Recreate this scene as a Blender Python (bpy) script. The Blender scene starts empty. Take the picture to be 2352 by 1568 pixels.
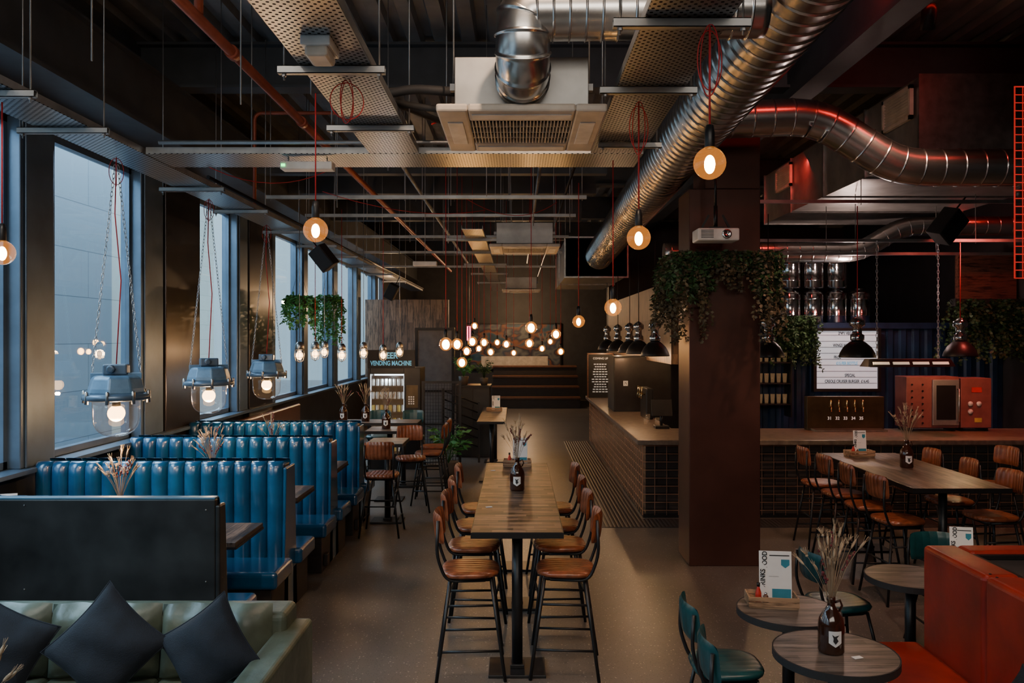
import bpy, math, random
from mathutils import Vector, Matrix, Euler
random.seed(7)
C = bpy.context.scene.collection
PI = math.pi
F = 1829.0; CH = 2.35
def P(px, py, Y): return Vector(((px-1188)/F*Y, Y, CH-(py-775)/F*Y))
ORD = ['nearest','second','third','fourth','fifth','sixth','seventh','eighth','ninth','tenth','eleventh','twelfth','thirteenth','fourteenth','fifteenth','sixteenth','seventeenth','eighteenth','nineteenth','twentieth']

# ---------------------------------------------------------------- materials
def newmat(name):
    m = bpy.data.materials.new(name); m.use_nodes = True
    nt = m.node_tree; b = nt.nodes['Principled BSDF']
    return m, nt, b
def coords(nt, scale=(1,1,1)):
    tc = nt.nodes.new('ShaderNodeTexCoord'); mp = nt.nodes.new('ShaderNodeMapping')
    mp.inputs['Scale'].default_value = scale
    nt.links.new(tc.outputs['Object'], mp.inputs['Vector'])
    return mp.outputs['Vector']
def mixc(nt, fac, a, b, blend='MIX'):
    n = nt.nodes.new('ShaderNodeMix'); n.data_type = 'RGBA'; n.blend_type = blend
    for sock, val in ((n.inputs[0], fac), (n.inputs[6], a), (n.inputs[7], b)):
        if isinstance(val, bpy.types.NodeSocket): nt.links.new(val, sock)
        elif isinstance(val, (tuple, list)): sock.default_value = (val[0], val[1], val[2], 1)
        else: sock.default_value = val
    return n.outputs[2]
def noise(nt, vec, scale, detail=4, rough=.55):
    n = nt.nodes.new('ShaderNodeTexNoise'); n.inputs['Scale'].default_value = scale
    n.inputs['Detail'].default_value = detail; n.inputs['Roughness'].default_value = rough
    nt.links.new(vec, n.inputs['Vector']); return n.outputs['Fac']
def ramp(nt, fac, stops):
    r = nt.nodes.new('ShaderNodeValToRGB'); e = r.color_ramp.elements
    while len(e) < len(stops): e.new(.5)
    for i, (p, c) in enumerate(stops):
        e[i].position = p; e[i].color = (c[0], c[1], c[2], 1)
    nt.links.new(fac, r.inputs[0]); return r.outputs[0]
def bump(nt, b, h, strength=.3, dist=.01):
    n = nt.nodes.new('ShaderNodeBump'); n.inputs['Strength'].default_value = strength
    n.inputs['Distance'].default_value = dist
    nt.links.new(h, n.inputs['Height']); nt.links.new(n.outputs[0], b.inputs['Normal'])
def mat(name, col, rough=.5, metal=0, var=.2, scale=6, bmp=0, bscale=60, stretch=(1,1,1), es=0, ecol=None, coat=0):
    m, nt, b = newmat(name)
    v = coords(nt, stretch); n = noise(nt, v, scale)
    lo = tuple(max(0, c*(1-var)) for c in col); hi = tuple(min(1, c*(1+var)) for c in col)
    nt.links.new(ramp(nt, n, [(.3, lo), (.7, hi)]), b.inputs['Base Color'])
    b.inputs['Roughness'].default_value = rough; b.inputs['Metallic'].default_value = metal
    if coat: b.inputs['Coat Weight'].default_value = coat; b.inputs['Coat Roughness'].default_value = .15
    if bmp: bump(nt, b, noise(nt, v, bscale), bmp)
    if es:
        b.inputs['Emission Color'].default_value = (*(ecol or col), 1); b.inputs['Emission Strength'].default_value = es
    return m
def math_(nt, op, a, b=None, c=None):
    n = nt.nodes.new('ShaderNodeMath'); n.operation = op
    for i, v in enumerate((a, b, c)):
        if v is None: continue
        if isinstance(v, bpy.types.NodeSocket): nt.links.new(v, n.inputs[i])
        else: n.inputs[i].default_value = v
    return n.outputs[0]

M = {}
M['black'] = mat('black_metal', (.014,.014,.015), .38, .3)
M['blackmatte'] = mat('black_matte', (.018,.018,.019), .7)
M['steel'] = mat('galvanised_steel', (.46,.46,.45), .34, 1, .25, 9)
M['duct'] = mat('spiral_duct_metal', (.66,.65,.63), .26, 1, .12, 4)
M['ductbox'] = mat('sheet_metal_duct', (.36,.36,.35), .42, .75, .25, 3)
M['strut'] = mat('zinc_strut', (.34,.35,.35), .42, .85)
M['rod'] = mat('threaded_rod', (.32,.32,.32), .45, .8)
M['beam'] = mat('painted_beam', (.060,.066,.074), .6, .1, .2, 3)
M['deck'] = mat('metal_deck', (.21,.22,.23), .45, .35, .3, 2)
M['wall'] = mat('dark_wall', (.028,.028,.031), .6, 0, .25, 3)
M['frame'] = mat('window_frame_steel', (.085,.13,.185), .36, .4, .2, 3)
M['dcol'] = mat('column_black_metal', (.05,.045,.045), .28, .8, .2, 3)
M['copper'] = mat('red_copper_pipe', (.36,.085,.045), .40, .35)
M['redcord'] = mat('red_fabric_cord', (.45,.015,.02), .6)
M['cream'] = mat('cream_plastic', (.56,.50,.42), .45)
M['white'] = mat('white_plastic', (.70,.69,.66), .4)
M['paper'] = mat('white_card', (.80,.81,.80), .6, 0, .05)
M['inkk'] = mat('black_ink', (.02,.02,.022), .6)
M['inkb'] = mat('blue_ink', (.03,.24,.34), .6)
M['chalk'] = mat('chalk', (.8,.8,.78), .8, es=.25)  # chalk marks given a faint emission of their own
M['bluel'] = mat('blue_booth_leather', (.006,.068,.165), .25, 0, .28, 5, .10, 25, coat=.7)
M['bluetop'] = mat('blue_edge_trim', (.05,.13,.2), .4)
M['panel'] = mat('booth_back_panel', (.018,.020,.021), .38, .1, .6, 3, .05, 8)
M['booths'] = mat('dark_wood_plinth', (.022,.016,.013), .5, 0, .4, 6, stretch=(1,1,6))
M['green'] = mat('olive_green_leather', (.088,.108,.078), .38, 0, .40, 5, .4, 12)
M['navy'] = mat('navy_cushion_cloth', (.006,.009,.015), .85, 0, .3, 14, .4, 160)
M['red'] = mat('rust_red_leather', (.27,.015,.006), .38, 0, .35, 3, .15, 12, coat=.15)
M['corten'] = mat('rusted_steel_pillar', (.085,.034,.025), .36, .5, .32, 1.3, .05, 10)
M['lampblue'] = mat('blue_grey_enamel', (.10,.19,.29), .36, .2, .2, 12)
M['chrome'] = mat('chrome', (.7,.7,.7), .12, 1)
M['chain'] = mat('zinc_chain', (.55,.55,.56), .35, .9)
M['amber'] = mat('brown_glass_bottle', (.035,.012,.006), .08, 0, .2, coat=.5)
M['label'] = mat('bottle_label', (.7,.7,.7), .6, 0, .05)
M['straw'] = mat('dried_straw', (.42,.32,.21), .8, 0, .35, 30)
M['stem'] = mat('dried_stem', (.30,.22,.14), .8)
M['maroon'] = mat('dried_maroon_flower', (.13,.025,.03), .8)
M['leaf'] = mat('ivy_leaf', (.035,.085,.028), .55, 0, .6, 9)
M['leaf2'] = mat('bright_leaf', (.06,.22,.05), .5, 0, .5, 9)
M['driedleaf'] = mat('dusky_ivy_leaf', (.09,.075,.04), .6, 0, .6, 9)
M['terracotta'] = mat('dark_pot', (.06,.05,.045), .6)
M['concrete'] = mat('concrete_counter', (.16,.12,.09), .36, 0, .4, 12, .1, 60)
M['wire'] = mat('copper_wire_grid', (.62,.38,.26), .33, .9)
M['brass'] = mat('brass_tap', (.70,.55,.28), .25, 1)
M['plate'] = mat('dark_brass_plate', (.085,.065,.04), .35, .8)
M['pinkmachine'] = mat('oven_red_light_tint', (.24,.085,.08), .4, .2)  # red light falling on the oven is put into its colour
M['redplastic'] = mat('red_plastic', (.5,.03,.02), .4)
M['ledwhite'] = mat('letterboard_light', (.55,.6,.65), .6, 0, .05, es=.42, ecol=(.8,.9,1))
M['cool'] = mat('cool_strip', (.8,.9,1), .5, es=5, ecol=(.75,.88,1))
M['greenled'] = mat('green_led', (.05,.9,.2), .5, es=4)
M['warm'] = mat('warm_lens', (1,.8,.5), .5, es=11, ecol=(1,.55,.22))
M['hot'] = mat('heat_lamp_element', (1,.9,.7), .5, es=.45, ecol=(1,.8,.55))
M['can'] = mat('drink_can', (.60,.68,.72), .3, .2, .4, 12)
M['can2'] = mat('drink_can_yellow', (.6,.5,.12), .3, .2, .3, 12)
M['neonpink'] = mat('pink_neon', (1,.15,.3), .5, es=8, ecol=(1,.10,.20))
M['neonred'] = mat('red_glow_mesh', (.8,.03,.03), .5, es=.4, ecol=(1,.03,.02))  # faint red emission put into the mesh itself
M['bluetext'] = mat('blue_sign_letters', (.10,.42,.62), .5, es=.35, ecol=(.15,.55,.85))
M['stone'] = mat('grey_stone', (.25,.29,.33), .8, 0, .25, 3)
M['pave'] = mat('street_paving', (.3,.31,.33), .8)
M['filament'] = mat('glowing_filament', (1,.7,.35), .5, es=60, ecol=(1,.52,.17))
M['farbench'] = mat('dark_bench_timber', (.13,.055,.03), .28, 0, .4, 8, stretch=(1,6,6))
M['contblue']=mat('container_blue_paint',(.009,.030,.080),.45,.2,.4,3)
M['greypanel']=mat('grey_painted_panel',(.14,.13,.125),.5)

def wood(name, c1, c2, plank=.09, axis=1, rough=.4, length=.55):
    m, nt, b = newmat(name)
    tc = nt.nodes.new('ShaderNodeTexCoord'); sp = nt.nodes.new('ShaderNodeSeparateXYZ')
    nt.links.new(tc.outputs['Object'], sp.inputs[0])
    across = sp.outputs[1-axis] if axis < 2 else sp.outputs[0]
    along = sp.outputs[axis]
    idx = math_(nt, 'FLOOR', math_(nt, 'DIVIDE', across, plank))
    idl = math_(nt, 'FLOOR', math_(nt, 'ADD', math_(nt, 'DIVIDE', along, length), math_(nt, 'MULTIPLY', idx, .37)))
    cm = nt.nodes.new('ShaderNodeCombineXYZ'); nt.links.new(idx, cm.inputs[0]); nt.links.new(idl, cm.inputs[1])
    wn = nt.nodes.new('ShaderNodeTexWhiteNoise'); wn.noise_dimensions = '2D'; nt.links.new(cm.outputs[0], wn.inputs['Vector'])
    sc = [16,16,16]; sc[axis] = 2.0
    g = noise(nt, coords(nt, tuple(sc)), 1.6, 6, .65)
    base = mixc(nt, wn.outputs['Value'], c1, c2)
    col = ramp(nt, g, [(.38, (.22,.20,.19)), (.53, (1,1,1)), (.68, (1.0,1.0,1.0))])
    out = mixc(nt, 1.0, base, col, 'MULTIPLY')
    fr = math_(nt, 'FRACT', math_(nt, 'DIVIDE', across, plank))
    edge = math_(nt, 'LESS_THAN', fr, .06)
    out = mixc(nt, edge, out, (.01,.008,.006))
    nt.links.new(out, b.inputs['Base Color']); b.inputs['Roughness'].default_value = rough
    bump(nt, b, g, .25)
    return m
M['tablewood'] = wood('reclaimed_table_planks', (.030,.021,.016), (.22,.145,.10), .06, 0, .42, .23)
M['tablewoody'] = wood('reclaimed_planks_long', (.04,.028,.022), (.19,.135,.10), .075, 1, .38, .6)
M['roundwood'] = wood('weathered_round_top', (.07,.054,.044), (.19,.155,.13), .05, 0, .38, .8)
M['crate'] = wood('pale_crate_wood', (.32,.19,.10), (.42,.26,.15), .05, 0, .6)
M['plank'] = wood('timber_cladding', (.09,.05,.03), (.19,.115,.07), .16, 2, .55)
M['redplank'] = wood('red_lit_planks', (.12,.035,.02), (.22,.08,.05), .12, 0, .55)  # red light on the planks is put into their colours

def floor_mat():
    m, nt, b = newmat('polished_terrazzo')
    v = coords(nt)
    big = noise(nt, v, 1.1, 5, .55)
    base = ramp(nt, big, [(.3, (.088,.073,.060)), (.7, (.125,.107,.091))])
    vo = nt.nodes.new('ShaderNodeTexVoronoi'); vo.inputs['Scale'].default_value = 38; nt.links.new(v, vo.inputs['Vector'])
    vr = nt.nodes.new('ShaderNodeSeparateColor'); nt.links.new(vo.outputs['Color'], vr.inputs[0])
    thr = math_(nt, 'MULTIPLY', vr.outputs[0], .26)
    sp = math_(nt, 'LESS_THAN', vo.outputs['Distance'], thr)
    base = mixc(nt, math_(nt, 'MULTIPLY', sp, .75), base, (.38,.33,.27))
    vo2 = nt.nodes.new('ShaderNodeTexVoronoi'); vo2.inputs['Scale'].default_value = 60; nt.links.new(v, vo2.inputs['Vector'])
    f2 = math_(nt, 'LESS_THAN', vo2.outputs['Distance'], .24)
    base = mixc(nt, math_(nt, 'MULTIPLY', f2, .65), base, (.022,.017,.013))
    nt.links.new(base, b.inputs['Base Color'])
    b.inputs['Roughness'].default_value = .36
    b.inputs['Specular IOR Level'].default_value = .55
    return m
M['floor'] = floor_mat()

def stripes(name, col, axis, pitch, rough=.35, strength=.6, var=.25):
    m, nt, b = newmat(name)
    v = coords(nt)
    n = noise(nt, v, 14)
    lo = tuple(c*(1-var) for c in col); hi = tuple(c*(1+var) for c in col)
    nt.links.new(ramp(nt, n, [(.3, lo), (.7, hi)]), b.inputs['Base Color'])
    sp = nt.nodes.new('ShaderNodeSeparateXYZ'); nt.links.new(v, sp.inputs[0])
    w = math_(nt, 'ABSOLUTE', math_(nt, 'SINE', math_(nt, 'MULTIPLY', sp.outputs[axis], PI/pitch)))
    bump(nt, b, w, strength, .01)
    b.inputs['Roughness'].default_value = rough
    return m
M['tan'] = stripes('ribbed_tan_leather', (.20,.058,.024), 1, .045, .28, .6, .45)
M['tealrib'] = stripes('ribbed_teal_leather', (.006,.052,.058), 1, .06, .33, .2)
M['ribmat'] = stripes('ribbed_rubber', (.024,.021,.020), 0, .05, .5)

def perf():
    m, nt, b = newmat('perforated_tray_metal')
    v = coords(nt); sp = nt.nodes.new('ShaderNodeSeparateXYZ'); nt.links.new(v, sp.inputs[0])
    def grid(off):
        fx = math_(nt, 'SUBTRACT', math_(nt, 'FRACT', math_(nt, 'ADD', math_(nt, 'DIVIDE', sp.outputs[0], .043), off)), .5)
        fy = math_(nt, 'SUBTRACT', math_(nt, 'FRACT', math_(nt, 'ADD', math_(nt, 'DIVIDE', sp.outputs[1], .043), off)), .5)
        d = math_(nt, 'ADD', math_(nt, 'MULTIPLY', fx, fx), math_(nt, 'MULTIPLY', fy, fy))
        return math_(nt, 'LESS_THAN', d, .034)
    h = math_(nt, 'MAXIMUM', grid(0), grid(.5))
    nt.links.new(mixc(nt, h, (.36,.38,.40), (.008,.008,.008)), b.inputs['Base Color'])
    b.inputs['Metallic'].default_value = .9
    nt.links.new(math_(nt, 'ADD', math_(nt, 'MULTIPLY', h, .5), .28), b.inputs['Roughness'])
    return m
M['perf'] = perf()

def glassmat(name, base=.04, k=.5, tint=(1,1,1), rough=0.0, glow=None):
    m = bpy.data.materials.new(name); m.use_nodes = True; nt = m.node_tree
    nt.nodes.clear(); o = nt.nodes.new('ShaderNodeOutputMaterial'); mx = nt.nodes.new('ShaderNodeMixShader')
    t = nt.nodes.new('ShaderNodeBsdfTransparent'); g = nt.nodes.new('ShaderNodeBsdfGlossy'); lw = nt.nodes.new('ShaderNodeLayerWeight')
    lw.inputs[0].default_value = .5
    f = math_(nt, 'ADD', math_(nt, 'MULTIPLY', math_(nt, 'POWER', lw.outputs['Facing'], 4.0), k), base)
    t.inputs[0].default_value = (*tint, 1); g.inputs['Roughness'].default_value = rough
    nt.links.new(f, mx.inputs[0]); nt.links.new(t.outputs[0], mx.inputs[1]); nt.links.new(g.outputs[0], mx.inputs[2])
    out = mx.outputs[0]
    if glow:
        e = nt.nodes.new('ShaderNodeEmission'); e.inputs[0].default_value = (*glow[0], 1); e.inputs[1].default_value = glow[1]
        a = nt.nodes.new('ShaderNodeAddShader'); nt.links.new(out, a.inputs[0]); nt.links.new(e.outputs[0], a.inputs[1]); out = a.outputs[0]
    nt.links.new(out, o.inputs[0]); return m
M['glass'] = glassmat('clear_glow_glass', .05, .8, (.97,.96,.94), 0, ((1,.55,.25), .03))  # faint warm emission added so the clear glass shows
M['bulbglass'] = glassmat('amber_glow_bulb_glass', .04, .6, (1,.93,.82), 0, ((1,.32,.05), .30))  # warm glow put into the glass to imitate lit globes
M['pane'] = glassmat('window_pane_glass', .06, .55, (.88,.95,.98))

def brickmat(name, c1, c2, mortar, sx=.2, sy=.1, rough=.3):
    m, nt, b = newmat(name)
    tc = nt.nodes.new('ShaderNodeTexCoord'); sp = nt.nodes.new('ShaderNodeSeparateXYZ'); nt.links.new(tc.outputs['Object'], sp.inputs[0])
    cm = nt.nodes.new('ShaderNodeCombineXYZ')
    nt.links.new(math_(nt, 'ADD', sp.outputs[0], sp.outputs[1]), cm.inputs[0]); nt.links.new(sp.outputs[2], cm.inputs[1])
    br = nt.nodes.new('ShaderNodeTexBrick'); nt.links.new(cm.outputs[0], br.inputs['Vector'])
    br.inputs['Color1'].default_value = (*c1,1); br.inputs['Color2'].default_value = (*c2,1); br.inputs['Mortar'].default_value = (*mortar,1)
    br.inputs['Scale'].default_value = 1; br.inputs['Brick Width'].default_value = sx; br.inputs['Row Height'].default_value = sy
    br.inputs['Mortar Size'].default_value = .006
    nt.links.new(br.outputs['Color'], b.inputs['Base Color']); b.inputs['Roughness'].default_value = rough
    return m
M['tile'] = brickmat('dark_glazed_tile', (.032,.029,.028), (.052,.046,.043), (.010,.009,.009), .31, .105, .2)
M['stoneblock'] = brickmat('stone_blocks', (.36,.42,.47), (.42,.48,.53), (.18,.22,.25), 2.4, .75, .8)
M['stoneblock2'] = brickmat('pale_stone_blocks', (.80,.81,.74), (.86,.86,.78), (.45,.45,.4), 2.4, .75, .8)

def mural():
    m, nt, b = newmat('abstract_mural_paint')
    v = coords(nt, (1,1,1.4)); n = noise(nt, v, 1.2, 2, .5)
    c = ramp(nt, n, [(.30, (.01,.014,.03)), (.40, (.02,.08,.13)), (.46, (.20,.07,.03)), (.50, (.012,.016,.04)), (.57, (.12,.13,.13)), (.63, (.03,.05,.10)), (.72, (.22,.12,.07))])
    nt.links.new(c, b.inputs['Base Color']); b.inputs['Roughness'].default_value = .5
    return m
M['mural'] = mural()

# ---------------------------------------------------------------- mesh builder
class MB:
    def __init__(s): s.v = []; s.f = []; s.s = []
    def add(s, vs, fs, smooth=False):
        o = len(s.v); s.v += [tuple(v) for v in vs]
        for f in fs: s.f.append(tuple(i+o for i in f)); s.s.append(smooth)
        return s
    def box(s, x0, x1, y0, y1, z0, z1):
        vs = [(x,y,z) for z in (z0,z1) for y in (y0,y1) for x in (x0,x1)]
        return s.add(vs, [(0,2,3,1),(4,5,7,6),(0,1,5,4),(2,6,7,3),(0,4,6,2),(1,3,7,5)])
    def obox(s, c, size, rot=(0,0,0)):
        R = Euler(rot).to_matrix(); h = [a/2 for a in size]; c = Vector(c)
        vs = [c + R @ Vector((x*h[0],y*h[1],z*h[2])) for z in (-1,1) for y in (-1,1) for x in (-1,1)]
        return s.add(vs, [(0,2,3,1),(4,5,7,6),(0,1,5,4),(2,6,7,3),(0,4,6,2),(1,3,7,5)])
    def tube(s, pts, r, seg=8, closed=False):
        pts = [Vector(p) for p in pts]; n = len(pts)
        rs = r if isinstance(r, (list, tuple)) else [r]*n
        def tan(i):
            if closed: d = pts[(i+1) % n]-pts[i-1]
            else: d = pts[min(i+1, n-1)]-pts[max(i-1, 0)]
            return d.normalized() if d.length > 1e-9 else Vector((0,0,1))
        t = tan(0); u = t.orthogonal().normalized(); vs = []
        if abs(t.z) < .9: u = t.cross(Vector((0,0,1))).normalized()
        for i in range(n):
            t = tan(i); u = (u - t*u.dot(t))
            u = u.normalized() if u.length > 1e-6 else t.orthogonal().normalized()
            w = t.cross(u)
            for k in range(seg):
                a = 2*PI*k/seg; vs.append(pts[i] + (u*math.cos(a)+w*math.sin(a))*rs[i])
        fs = []
        for i in range(n if closed else n-1):
            j = (i+1) % n
            for k in range(seg):
                l = (k+1) % seg; fs.append((i*seg+k, i*seg+l, j*seg+l, j*seg+k))
        s.add(vs, fs, True)
        if not closed:
            o = len(s.v)-len(vs)
            s.f.append(tuple(o+k for k in reversed(range(seg)))); s.s.append(False)
            s.f.append(tuple(o+(n-1)*seg+k for k in range(seg))); s.s.append(False)
        return s
    def lathe(s, prof, c=(0,0,0), seg=24, rot=None, smooth=True):
        R = Euler(rot).to_matrix() if rot else Matrix.Identity(3); c = Vector(c); vs = []; fs = []
        for r, z in prof:
            for k in range(seg):
                a = 2*PI*k/seg; vs.append(c + R @ Vector((r*math.cos(a), r*math.sin(a), z)))
        for i in range(len(prof)-1):
            for k in range(seg):
                l = (k+1) % seg; fs.append((i*seg+k, i*seg+l, (i+1)*seg+l, (i+1)*seg+k))
        s.add(vs, fs, smooth)
        o = len(s.v)-len(vs)
        if prof[0][0] > 1e-4: s.f.append(tuple(o+k for k in reversed(range(seg)))); s.s.append(False)
        if prof[-1][0] > 1e-4: s.f.append(tuple(o+(len(prof)-1)*seg+k for k in range(seg))); s.s.append(False)
        return s
    def ball(s, c, r, sc=(1,1,1), seg=16, rings=10, rot=None):
        R = Euler(rot).to_matrix() if rot else Matrix.Identity(3); c = Vector(c)
        vs = []; fs = []
        for i in range(rings+1):
            p = PI*i/rings
            for k in range(seg):
                a = 2*PI*k/seg
                vs.append(c + R @ Vector((r*sc[0]*math.sin(p)*math.cos(a), r*sc[1]*math.sin(p)*math.sin(a), -r*sc[2]*math.cos(p))))
        for i in range(rings):
            for k in range(seg):
                l = (k+1) % seg; fs.append((i*seg+k, i*seg+l, (i+1)*seg+l, (i+1)*seg+k))
        return s.add(vs, fs, True)
    def sheet(s, fn, nu, nv, t=.02, pw=4):
        vs = []
        for sd in (1, -1):
            for j in range(nv+1):
                for i in range(nu+1):
                    u = -1+2*i/nu; v = -1+2*j/nv
                    th = max(0, (1-abs(u)**pw)*(1-abs(v)**pw))**.5
                    vs.append(fn(u, v, sd*t/2*th))
        fs = []; W = nu+1; B = W*(nv+1)
        for j in range(nv):
            for i in range(nu):
                a = j*W+i
                fs.append((a, a+1, a+1+W, a+W)); fs.append((B+a, B+a+W, B+a+1+W, B+a+1))
        return s.add(vs, fs, True)
    def build(s, name, m, parent=None, bev=0, seg=2, loc=None):
        me = bpy.data.meshes.new(name); me.from_pydata(s.v, [], s.f)
        me.polygons.foreach_set('use_smooth', s.s); me.update()
        me.materials.append(m if not isinstance(m, str) else M[m])
        ob = bpy.data.objects.new(name, me); C.objects.link(ob)
        if parent: ob.parent = parent
        if loc is not None: ob.location = loc
        if bev:
            b = ob.modifiers.new('bevel', 'BEVEL'); b.width = bev; b.segments = seg; b.limit_method = 'ANGLE'
        return ob
def thing(name, label, cat, loc=(0,0,0), rotz=0, group=None):
    o = bpy.data.objects.new(name, None); C.objects.link(o); o.empty_display_size = .1
    o.location = loc; o.rotation_euler = (0,0,rotz); o['label'] = label; o['category'] = cat
    if group: o['group'] = group
    return o
def tag(o, label, cat, group=None):
    o['label'] = label; o['category'] = cat
    if group: o['group'] = group
    return o
def struct(o): o['kind'] = 'structure'; return o
def kids(o): return [c for c in bpy.data.objects if c.parent == o]
def dup(root, loc, rotz, label=None, group=None):
    r = root.copy(); C.objects.link(r); r.location = loc; r.rotation_euler = (0,0,rotz)
    if label: r['label'] = label
    if group: r['group'] = group
    for ch in kids(root):
        c = ch.copy(); C.objects.link(c); c.parent = r
        for g in kids(ch):
            d = g.copy(); C.objects.link(d); d.parent = c
    return r
def text(name, body, size, m, parent, loc, rot=(PI/2,0,0), align='CENTER', ext=.001, xs=1, bold=0):
    cu = bpy.data.curves.new(name, 'FONT'); cu.body = body; cu.size = size; cu.extrude = ext; cu.offset = bold
    cu.align_x = align; cu.align_y = 'CENTER'
    t = bpy.data.objects.new('tmp', cu); C.objects.link(t)
    bpy.context.view_layer.update()
    me = bpy.data.meshes.new_from_object(t); me.name = name
    bpy.data.objects.remove(t)
    me.materials.clear(); me.materials.append(M[m])
    ob = bpy.data.objects.new(name, me); C.objects.link(ob); ob.parent = parent
    ob.location = loc; ob.rotation_euler = rot; ob.scale = (xs,1,1)
    return ob
def fillet(pts, rad, n=8):
    pts = [Vector(p) for p in pts]; out = [pts[0]]
    for i in range(1, len(pts)-1):
        a, b, c = pts[i-1], pts[i], pts[i+1]
        d1 = (a-b).normalized(); d2 = (c-b).normalized()
        r = min(rad, (a-b).length*.49, (c-b).length*.49)
        p1 = b+d1*r; p2 = b+d2*r
        for k in range(n+1):
            t = k/n; out.append(p1*(1-t)**2 + b*2*t*(1-t) + p2*t*t)
    out.append(pts[-1]); return out
def ringed(path, r, pitch, bumpr=.006, w=.006, seg=32):
    path = [Vector(p) for p in path]; L = [0]
    for i in range(1, len(path)): L.append(L[-1]+(path[i]-path[i-1]).length)
    def at(d):
        d = min(max(d, 0), L[-1])
        for i in range(1, len(L)):
            if d <= L[i]:
                t = (d-L[i-1])/max(1e-9, L[i]-L[i-1]); return path[i-1].lerp(path[i], t)
        return path[-1]
    ds=[(0,r)]; d=pitch*.5
    while d < L[-1]-w*4:
        ds += [(d-w*2.2,r),(d-w,r),(d-w*.4,r+bumpr),(d+w*.4,r+bumpr),(d+w,r),(d+w*2.2,r),(d+pitch/3,r),(d+2*pitch/3,r)]
        d += pitch
    ds=[q for q in ds if q[0]<L[-1]]+[(L[-1],r)]
    ps=[(at(a-.02)+at(a)+at(a+.02))/3 if .03<a<L[-1]-.03 else at(a) for a,_ in ds]
    m = MB(); m.tube(ps, [q[1] for q in ds], seg); return m
def point(loc, e, col=(1,.58,.28), r=.03):
    l = bpy.data.lights.new('lamp_light', 'POINT'); l.energy = e; l.color = col; l.shadow_soft_size = r
    o = bpy.data.objects.new('lamp_light', l); C.objects.link(o); o.location = loc; return o

# ---------------------------------------------------------------- room shell
WL = -4.2; WR = 8.2; CZ = 5.6; YB = -3.0; YF = 30.0
struct(MB().box(WL-.3, WR, YB, YF, -.15, 0).build('floor', 'floor'))
dk = MB(); x = WL; vs = []
prof = []
while x < WR:
    prof += [(x, CZ), (x+.14, CZ), (x+.17, CZ+.07), (x+.27, CZ+.07)]; x += .30
for px_, z in prof: vs += [(px_, YB, z), (px_, YF, z)]
dk.add(vs, [(2*i, 2*i+1, 2*i+3, 2*i+2) for i in range(len(prof)-1)])
dk.box(WL-.3, WR+.2, YB, YF, CZ+.1, CZ+.25)
struct(dk.build('ceiling', 'deck'))
struct(MB().box(WR, WR+.2, YB, YF, 0, CZ+.1).build('wall_right', 'wall'))
struct(MB().box(WL-.3, WR+.2, YB-.2, YB, 0, CZ+.1).build('wall_front', 'wall'))
struct(MB().box(WL-.3, WR+.2, YF, YF+.2, 0, CZ+.1).build('wall_back', 'wall'))
HEAD = 4.2; SILL = 1.22
struct(MB().box(WL-.15, WL, YB, YF, 0, SILL).build('wall_left_lower', 'panel'))
struct(MB().box(WL-.15, WL+.02, YB, YF, HEAD, CZ+.1).build('wall_left_upper', 'beam'))
struct(MB().box(WL-.15, WL+.16, YB, 25, SILL, SILL+.035).build('trim_1', 'frame'))
struct(MB().box(WL-.15, WL, 25, YF, SILL, HEAD).build('wall_left_far', 'wall'))
posts = [(-2.2,-1.8),(1.6,2.0),(4.25,4.65),(6.62,7.12),(8.75,9.3),(11.75,12.2),(13.35,13.6),(15.3,15.7),(17.8,18.3),(20.5,21.0),(23.2,23.6)]
for i, (a, b) in enumerate(posts):
    struct(MB().box(WL-.16, WL+.07, a, b, SILL+.035, HEAD).box(WL+.07, WL+.09, a+.05, b-.05, SILL+.035, HEAD).build('trim_%d' % (i+2), 'frame', bev=.01))
for i, (a, b) in enumerate([(9.3,10.3),(12.2,13.35)]):
    struct(MB().box(WL-.15, WL+.10, a, b, 0, HEAD+.2).build('wall_left_column_%d' % (i+1), 'dcol', bev=.01))
edges = [(-1.8,1.6),(2.0,4.25),(4.65,6.62),(7.12,8.75),(10.3,11.75),(13.6,15.3),(15.7,17.8),(18.3,20.5),(21.0,23.2)]
for i, (a, b) in enumerate(edges):
    w = MB()
    for (y0,y1,z0,z1) in ((a,a+.05,SILL+.04,HEAD),(b-.05,b,SILL+.04,HEAD),(a,b,SILL+.04,SILL+.1),(a,b,HEAD-.06,HEAD)):
        w.box(WL-.12, WL-.04, y0, y1, z0, z1)
    wo = struct(w.build('window_%d' % (i+1), 'frame'))
    MB().box(WL-.085, WL-.075, a+.05, b-.05, SILL+.1, HEAD-.06).build('pane', 'pane', wo)
struct(MB().box(WL+.02, WL+.5, YB, YF, 5.08, 5.10).box(WL+.02, WL+.5, YB, YF, 4.46, 4.5).box(WL+.4, WL+.44, YB, YF, 4.5, 5.08).build('ceiling_edge_beam', 'beam'))
for i, y in enumerate((3.2, 8.87, 14.5, 18.5, 22.5, 26.5)):
    struct(MB().box(WL, WR, y-.12, y+.12, 5.10, 5.13).box(WL, WR, y-.02, y+.02, 5.13, CZ).box(WL, WR, y-.12, y+.12, CZ-.03, CZ).build('ceiling_beam_%d' % (i+1), 'beam'))
for i, y in enumerate((11.6, 13.2, 16.2)):
    struct(MB().box(WL, 1.3, y-.09, y+.09, 4.72, 5.10).build('ceiling_cross_beam_%d' % (i+1), 'beam'))
struct(MB().box(3.0, 3.05, YB, YF, 4.95, CZ).box(2.9, 3.15, YB, YF, 4.9, 4.95).build('ceiling_long_beam', 'beam'))
struct(MB().box(-30, WL-.3, -12, 45, -.2, -.05).build('street_ground', 'pave'))
struct(MB().box(-8, -7, 11.7, 13.75, -.05, 9).build('opposite_stone_pier', 'stoneblock'))
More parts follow.
